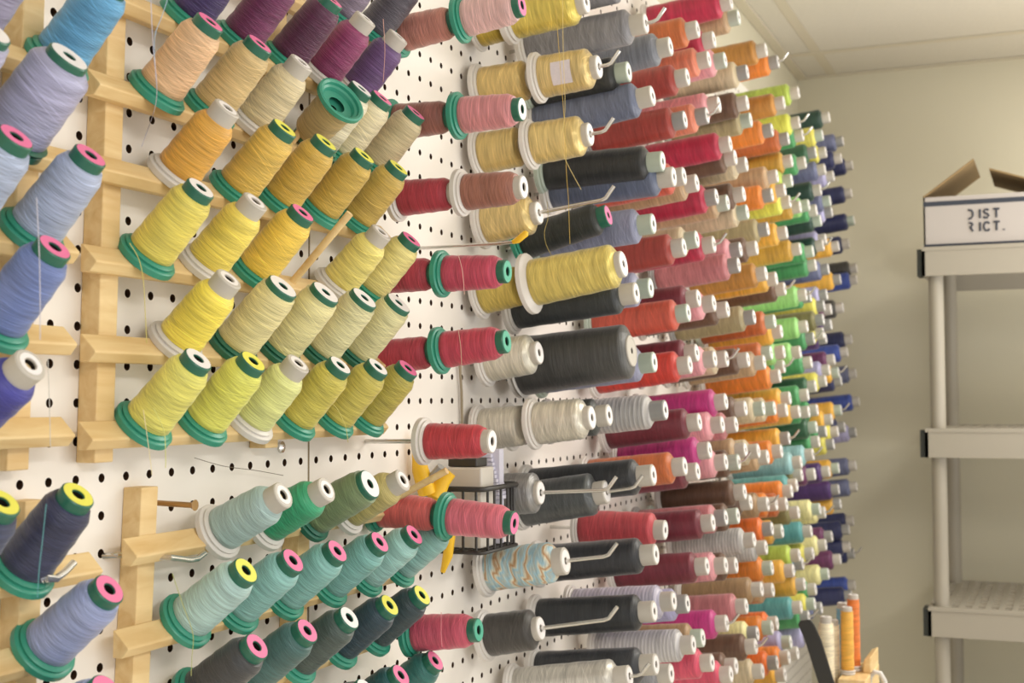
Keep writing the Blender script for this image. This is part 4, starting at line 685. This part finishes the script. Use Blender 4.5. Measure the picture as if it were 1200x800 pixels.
# ------------------------------------------------------------------ cones on peg hooks
STYLE = {'variegated': ('patch', 'c08a52', 'd8d4bc'), 'striped lavender': ('dash', 'a39fba', 'd2cde0'), 'silver': ('dash', 'd6d4d2', 'a8a4a4'), 'pearl': ('metal', None, None),
         'antique gold': ('metal', None, None), 'yellow gold': ('metal', None, None), 'pewter': ('metal', None, None), 'gunmetal': ('metal', None, None)}
def hook_path(b, c, tip):
    b = Vector(b); c = Vector(c); d = (c-b).normalized()
    w = b+d*((-.1-b.x)/d.x)                         # where the wire leaves the board
    reach = {0: c.x-.25, 1: 6.15 if c.x < 5.6 else c.x+.45, 2: c.x+.25}[tip]
    e = b+d*((reach-b.x)/d.x); t = e+Vector((.45, 0, .55))
    if not tip: return [w+Vector((-.25, 0, 0)), w, w+(e-w)*.5, e]
    return [w+Vector((-.25, 0, 0)), w, w+(e-w)*.5, e-d*.12, e+Vector((.08, 0, .06)), t]
TIPS = (9, 10, 11, 15, 16, 17, 18, 19, 35)
for i, (n, h, k, tube, st, b, c, lab, short) in enumerate(HOOK_CONES):
    sty = STYLE.get(n)
    mat = thread_mat(h, *sty) if sty else thread_mat(h)
    root = cone(b, c, k, tube, st if st != 'open' else 'none', mat, lab, 'thread cones on peg hooks')
    if i == 9:
        B = Vector(b); d = (Vector(c)-B); ln = d.length; d.normalize(); e2 = d.cross(Vector((0, -1, 0))).normalized(); e1 = e2.cross(d)
        m = MB(); N = 8
        for q in range(N+1):
            an = math.radians(-18+62*q/N)
            for t_ in (.36, .66):
                for rr in (.905, .93): m.v.append(tuple(W(B+d*ln*t_+(e1*math.cos(an)+e2*math.sin(an))*rr)))
        for q in range(N):
            k = q*4
            m.f += [(k+1, k+3, k+7, k+5), (k, k+4, k+6, k+2), (k, k+1, k+5, k+4), (k+2, k+6, k+7, k+3)]
        m.f += [(0, 2, 3, 1), (N*4, N*4+1, N*4+3, N*4+2)]
        bpy.context.view_layer.update()
        o = m.obj('paper_label', plain('paper_label', 'd9d0d4', .6, noise=.12, nscale=300), root, smooth=.6); o['label'] = 'pale square paper label'
    if short:
        m = MB(); pts = hook_path(b, c, 1 if i in TIPS else 2 if i > 42 and i % 9 == 4 else 0); m.tube([tuple(p) for p in pts], .085, 8)
        tag(m.obj('peg_hook', M_chrome, smooth=.8), 'chrome wire peg hook carrying the '+short, 'peg hook', 'chrome peg hooks')

# bent hooks under the racks and a bare one with a yellow tip
for lab, pts, rr in BENT:
    m = MB(); m.tube(pts, rr, 8); tag(m.obj('peg_hook', M_chrome, smooth=.8), lab, 'peg hook', 'chrome peg hooks')
t = thing('peg_hook', 'long bare peg hook with a yellow tip above the raspberry cones', 'peg hook', (0, 19.6, 8.05), 'chrome peg hooks')
bpy.context.view_layer.update()
m = MB(); m.tube([(-.2, 20.6, 8.0), (.4, 20.6, 7.95), (4.0, 20.6, 7.95), (4.7, 20.6, 8.0)], .07, 8); m.obj('wire', M_chrome, t, smooth=.8)
m = MB(); m.tube([(4.6, 20.6, 7.99), (4.8, 20.6, 8.05), (5.15, 20.6, 8.3), (5.2, 20.6, 8.36)], [.08, .13, .13, .06], 8); o = m.obj('tip', M_yell, t, smooth=.8); o['label'] = 'yellow plastic tip'

# brass screw sticking out of the lower rack's post, bolt head on the board
t = thing('wood_screw', 'brass screw sticking out of the board at the top of the lower rack', 'screw', (.4, 5.0, -.75))
bpy.context.view_layer.update()
m = MB(); m.tube([(-.1, 5.0, -.8), (.3, 5.0, -.8), (1.3, 5.1, -.84), (1.42, 5.1, -.84)], [.07, .08, .08, .08], 8); M_brass = plain('brass', 'b08a58', .4, metal=.6); m.obj('shank', M_brass, t, smooth=.8)
m = MB(); m.tube([(1.4, 5.1, -.84), (1.48, 5.1, -.84)], [.1, .16], 10); m.obj('head', M_brass, t, smooth=.8)
m = MB(); m.tube([(0, 11.75, .52), (.08, 11.75, .52), (.12, 11.75, .52)], [.2, .19, .1], 12)
tag(m.obj('screw_head', M_chrome, smooth=.8), 'round steel screw head on the board below the lime row', 'screw')

# hanging cord
m = MB(); m.tube([(.12, 25.1, 4.6), (.16, 25.4, 3.7), (.16, 25.6, 2.4), (.14, 25.7, 1.0), (.14, 25.75, -1.0)], .06, 6)
tag(m.obj('cord', M_cord, smooth=.8), 'thin tan cord hanging down the pegboard behind the poppy red cone', 'cord')

# loose thread ends
for n, h, lab, pts in STRANDS:
    P = [Vector(p) for p in pts]; Q = []
    for i in range(len(P)-1):
        p0, p1, p2, p3 = P[max(i-1, 0)], P[i], P[i+1], P[min(i+2, len(P)-1)]
        for j in range(6):
            u = j/6
            Q.append(.5*((2*p1)+(p2-p0)*u+(2*p0-5*p1+4*p2-p3)*u*u+(3*p1-p0-3*p2+p3)*u**3))
    Q.append(P[-1])
    m = MB(); m.tube([tuple(p) for p in Q], .010, 5)
    tag(m.obj('thread_end', plain('strand_'+h, h, .6), smooth=1.2), n+' loose thread '+lab, 'thread')

# ------------------------------------------------------------------ wire basket and what is in it
by0, by1, bx0, bx1, bz0, bz1 = 22.4, 26.0, .25, 2.55, -4.0, -1.5
t = thing('wire_basket', 'black wire basket hooked on the pegboard under the poppy red cone', 'basket', (0, by0, bz0))
bpy.context.view_layer.update()
for z, r in ((bz0, .075), (bz1, .11)):
    m = MB(); m.tube([(bx0, by0, z), (bx1-.15, by0, z), (bx1, by0+.15, z), (bx1, by1-.15, z), (bx1-.15, by1, z), (bx0, by1, z), (bx0, by0, z)], r, 8)
    m.obj('rim', M_black, t, smooth=.8)
m = MB()
for i in range(5):
    y = by0+.45+(by1-by0-.9)*i/4
    m.tube([(bx0, y, bz0), (bx1-.1, y, bz0), (bx1, y, bz0+.1), (bx1, y, bz1)], .06, 6)
for i in range(4):
    x = bx0+.3+(bx1-bx0-.6)*i/3
    m.tube([(x, by0, bz1), (x, by0, bz0+.1), (x, by0+.1, bz0), (x, by1-.1, bz0), (x, by1, bz0+.1), (x, by1, bz1)], .06, 6)
m.obj('wires', M_black, t, smooth=.8)
m = MB()
for y in (by0+.5, by1-.5): m.tube([(bx0, y, bz1), (.06, y, bz1+.15), (-.2, y, bz1+.15)], .09, 6)
m.obj('wall_hook', M_black, t, smooth=.8)
# clouded plastic case with a dark lid
t = thing('plastic_case', 'clouded plastic case with a dark lid standing in the wire basket', 'case', (.9, 23.2, bz0+.1))
bpy.context.view_layer.update()
m = MB(); m.box((.8, 22.8, bz0+.14), (2.3, 24.1, -.66)); m.obj('body', M_box, t, bevel=.08)
m = MB(); m.box((.78, 22.9, -.655), (2.05, 24.0, -.3)); m.obj('lid', M_black, t, bevel=.06)
# lavender ridged stack
m = MB()
for i in range(11):
    z = -2.05+i*.17; o_ = .05*(i % 2)
    m.box((1.55-o_-.035*i, 24.7, z), (2.3-o_*.3-.04*i, 25.5, z+.15))
m.box((1.65, 24.9, bz0+.12), (2.2, 25.35, .0))
tag(m.obj('comb_strip', M_lav, bevel=.02), 'pale lavender ridged strip standing beside the clouded plastic case', 'strip')
# yellow plastic clamp
t = thing('spring_clamp', 'yellow plastic clamp lying in the left end of the wire basket', 'clamp', (1, 22, -2.6))
bpy.context.view_layer.update()
def slab(name, pts, r0, flat, parent):
    m = MB(); m.tube(pts, r0, 10); o = m.obj(name, M_yell, parent, smooth=.9); return o
slab('jaw', [(.35, 20.9, .75), (.42, 20.9, .2), (.5, 21.0, -.7), (.65, 21.3, -1.6)], [.08, .22, .33, .36], 1, t)
slab('handle', [(.62, 21.5, -2.4), (.82, 21.6, -1.75), (1.1, 21.8, -1.15), (1.35, 21.9, -.8)], [.38, .4, .3, .27], 1, t)
slab('handle', [(.95, 22.05, -4.75), (1.2, 22.0, -4.1), (1.35, 21.95, -3.2), (.95, 21.7, -2.1)], [.1, .2, .22, .3], 1, t)
m = MB(); m.tube([(.75, 21.2, -1.15), (1.35, 21.1, -.55)], .17, 12); o = m.obj('pin', M_grey, t, smooth=.8); o['label'] = 'grey metal pin'

# ------------------------------------------------------------------ shelf unit against the back wall
t = thing('shelf_unit', 'grey resin shelf unit against the back wall with a carton on top', 'shelf', (13, 91, FLOOR))
bpy.context.view_layer.update()
SX0, SX1, SY0, SY1 = 13.05, 49.0, 91.0, 109.0
def deck(z):
    m = MB(); h = 2.45; e = .25
    m.box((SX0, SY0, z-h), (SX1, SY0+e, z)); m.box((SX0, SY1-e, z-h), (SX1, SY1, z)); m.box((SX0, SY0, z-h), (SX0+e, SY1, z)); m.box((SX1-e, SY0, z-h), (SX1, SY1, z))
    m.box((SX0, SY0-.06, z-.32), (SX1, SY0, z)); 
    x = SX0+e
    while x < SX1-e: m.box((x, SY0+e, z-.35), (x+.45, SY1-e, z-.05)); x += 1.05
    y = SY0+e
    while y < SY1-e: m.box((SX0+e, y, z-.34), (SX1-e, y+.7, z-.06)); y += 2.2
    return m
for z in (14.78, -.53, -15.45, -30.4, -45.3):
    d = deck(z).obj('shelf_board', M_resin, t)
    for y in (SY0+.1, SY1-2.0):
        m = MB(); m.box((SX0-.42, y, z-2.45), (SX0-.01, y+1.9, z-.15)); o = m.obj('end_clip', M_clip, d); o['label'] = 'black end clip'
for (x, y) in ((SX0+1.0, SY0+1.2), (SX1-1.0, SY0+1.2), (SX0+1.0, SY1-1.2), (SX1-1.0, SY1-1.2)):
    m = MB(); m.tube([(x, y, FLOOR), (x, y, 14.6)], .62, 16); m.obj('upright', M_resin, t, smooth=.8)

# carton with two open flaps
cx0, cx1, cy0, cy1, cz0, cz1 = 13.2, 24.6, 91.4, 101.4, 14.82, 19.05
t = thing('carton', 'white carton with navy stripes and open flaps on top of the shelf unit', 'box', (cx0, cy0, cz0))
bpy.context.view_layer.update()
m = MB(); w = .15
m.box((cx0, cy0, cz0), (cx1, cy0+w, cz1)); m.box((cx0, cy1-w, cz0), (cx1, cy1, cz1)); m.box((cx0, cy0, cz0), (cx0+w, cy1, cz1)); m.box((cx1-w, cy0, cz0), (cx1, cy1, cz1)); m.box((cx0, cy0, cz0), (cx1, cy1, cz0+w))
m.obj('body', M_carton, t)
m = MB(); m.box((cx0, cy0-.02, cz1-.78), (cx1, cy0-.001, cz1-.38)); m.box((cx0, cy0-.02, cz0+.02), (cx1, cy0-.001, cz0+.22)); o = m.obj('stripe', M_ink, t); o['label'] = 'navy printed stripes'
def flap(x, z, ang, L, s):
    a = math.radians(ang); ex, ez = x+s*L*math.cos(a), z+L*math.sin(a); n = (-s*math.sin(a)*-.12, .12*math.cos(a))
    m = MB(); P = [(x, z), (ex, ez), (ex-s*.12*math.sin(a), ez+.12*math.cos(a)), (x-s*.12*math.sin(a), z+.12*math.cos(a))]
    m.prism([(px, cy0+.1, pz) for px, pz in P], [(px, cy1-.1, pz) for px, pz in P])
    o = m.obj('flap', M_kraft, t); o['label'] = 'raised flap with a brown inside'
flap(cx0+.02, cz1, 36, 5.1, 1); flap(cx1-.02, cz1, 19, 6.4, -1)
# lettering, two lines of stencil capitals: D I S T / R I C T .
def letters(rows, x0, z0, hgt, adv, lead):
    m = MB(); w = hgt*.115; y = cy0-.03
    G = {'D': [[(.1, 1), (.45, .95), (.62, .7), (.62, .3), (.45, .05), (.1, 0)]], 'I': [[(.3, 0), (.3, 1)]],
         'S': [[(.6, .85), (.45, .98), (.15, .95), (.05, .75), (.2, .55), (.5, .45), (.62, .25), (.45, .03), (.15, .02), (.03, .17)]],
         'T': [[(0, .98), (.7, .98)], [(.35, 0), (.35, .9)]], 'R': [[(.15, 1), (.5, .95), (.58, .75), (.45, .52), (.2, .5)], [(.35, .42), (.62, 0)]],
         'C': [[(.66, .8), (.5, .98), (.2, .95), (.04, .65), (.04, .35), (.2, .05), (.5, .02), (.66, .2)]], '.': [[(.05, .0), (.05, .1)]]}
    for r, row in enumerate(rows):
        x = x0
        for ch in row:
            for st_ in G[ch]:
                m.tube([(x+p[0]*hgt*.95, y, z0-r*lead+p[1]*hgt) for p in st_], w, 6)
            x += adv*(.62 if ch == 'I' else 1)
    return m
o = letters(['DIST', 'RICT.'], 16.75, 17.05, .74, .78, 1.08).obj('lettering', M_ink, t); o['label'] = 'printed stencil capitals'

# ------------------------------------------------------------------ work cart with standing cones, lower right
t = thing('work_cart', 'pine topped cart with a white curved handle below the end of the pegboard', 'cart', (11, 57, FLOOR))
bpy.context.view_layer.update()
TZ, TL = -15.04, -17.0
m = MB(); m.box((7.6, 54, TL-1), (12.4, 63.2, TL)); m.obj('top', M_wood, t, bevel=.08)
m = MB(); m.prism([(10.75, 57.3, TL), (12.4, 57.3, TL), (12.4, 57.3, TZ), (10.75, 57.3, TZ)], [(10.85, 63, TL), (12.5, 63, TL), (12.5, 63, TZ), (10.85, 63, TZ)]); m.obj('step', M_wood, t, bevel=.06)
m = MB(); m.prism([(11.95, 59.6, TZ), (12.42, 59.6, TZ), (12.42, 59.6, TZ+1.0), (12.0, 59.6, TZ+.8)], [(12.0, 62.9, TZ), (12.48, 62.9, TZ), (12.48, 62.9, TZ+1.1), (12.05, 62.9, TZ+.9)]); m.obj('end_block', M_wood, t, bevel=.06)
m = MB(); m.tube([(12.3, 59.5, -17.5), (12.3, 59.5, -15.9), (12.4, 59.5, -15.2), (12.65, 59.5, -14.9), (13.0, 59.5, -14.95), (13.25, 59.5, -15.4), (13.35, 59.5, -16.2), (13.35, 59.5, -23.3)], .16, 10); m.obj('handle', M_white, t, smooth=.9)
for (x, y) in ((8.1, 54.5), (11.9, 54.5), (8.1, 62.7), (11.9, 62.7)):
    m = MB(); m.box((x-.4, y-.4, FLOOR), (x+.4, y+.4, TL-1)); m.obj('leg', M_white, t)
m = MB(); m.box((8.5, 54.9, -24), (13.6, 62.3, -23.2)); m.obj('shelf_board', M_white, t)
SC = [(9.95, 58.2, TL, -11.45, 'f4e6c2', 'tall cream cone standing beside the black strap'), (10.2, 59.3, TL, -11.8, 'f4e8c8', 'tall ivory cone standing between the cream and the blue ones'),
      (10.55, 60.9, TL, -10.95, '78b4d2', 'tall blue cone standing among the cones at lower right'), (11.12, 58.9, TZ, -10.9, 'f2b03a', 'tall amber cone standing at the front right on the cart'),
      (11.33, 60.2, TZ, -10.3, 'ee7a2a', 'tall orange cone standing behind the amber one on the cart')]
for x, y, z0, z1, h, lab in SC:
    cone((x, y, z0+.01), (x, y, z1), 'stout' if y == 58.2 else 'slim', 'white', 'white', thread_mat(h), lab, 'tall cones standing on the cart')
m = MB(); P = [(9.75, 56.6, -11.1), (9.95, 56.5, -12.2), (10.6, 56.4, TZ+.05)]
a = []; b = []
import mathutils
prof = [(8.57, -11.75), (8.7, -11.5), (9.3, -11.4), (9.52, -11.65), (9.95, -12.6), (11.25, TL+.02), (10.3, TL+.02), (8.95, -12.6)]
m.prism([(x, 56.3, z) for x, z in prof], [(x, 56.5, z) for x, z in prof])
tag(m.obj('strap', plain('black_strap', '2c2c2a', .5), bevel=.04), 'black flat strap leaning in front of the tall cones at lower right', 'strap')

# ------------------------------------------------------------------ light
def area(name, loc, sx, sy, e, col):
    l = bpy.data.lights.new(name, 'AREA'); l.shape = 'RECTANGLE'; l.size = sx*U; l.size_y = sy*U; l.energy = e; l.color = col
    o = bpy.data.objects.new(name, l); C.objects.link(o); o.location = W(loc); return o
WARM = (1, .97, .925)
area('ceiling_light', (80, -30, 34.6), 20, 60, 40, WARM)
area('ceiling_light', (50, 78, 34.6), 14, 48, 27, WARM)
up = area('added_uplight', (64, 55, -8), 50, 80, 40, WARM); up.rotation_euler = (math.pi, 0, 0)  # added fill without a fixture, brightens the ceiling and back wall
w = bpy.data.worlds.new('room_light'); bpy.context.scene.world = w; w.use_nodes = True
bg = w.node_tree.nodes['Background']; bg.inputs[0].default_value = (1, .985, .955, 1); bg.inputs[1].default_value = .95

# ------------------------------------------------------------------ camera
F, YAW, PITCH, ROLL = 1548.87, .392615, .0439685, -.0043829
cam = bpy.data.cameras.new('camera'); co = bpy.data.objects.new('camera', cam); C.objects.link(co)
cam.sensor_width = 36; cam.lens = F/1200*36; cam.clip_start = .05
fw = Vector((-math.sin(YAW)*math.cos(PITCH), math.cos(YAW)*math.cos(PITCH), math.sin(PITCH)))
r0 = Vector((math.cos(YAW), math.sin(YAW), 0)); u0 = r0.cross(fw)
r = r0*math.cos(ROLL)+u0*math.sin(ROLL); u = u0*math.cos(ROLL)-r0*math.sin(ROLL)
mt = Matrix((r, u, -fw)).transposed().to_4x4(); mt.translation = W((23.6295, -25.4472, 2.03594))
co.matrix_world = mt
cam.dof.use_dof = True; cam.dof.focus_distance = 44*U; cam.dof.aperture_fstop = 14
sc = bpy.context.scene; sc.camera = co
sc.view_settings.view_transform = 'Standard'; sc.view_settings.look = 'None'; sc.view_settings.gamma = 1; sc.view_settings.use_curve_mapping = False
sc.view_settings.exposure = -0.12
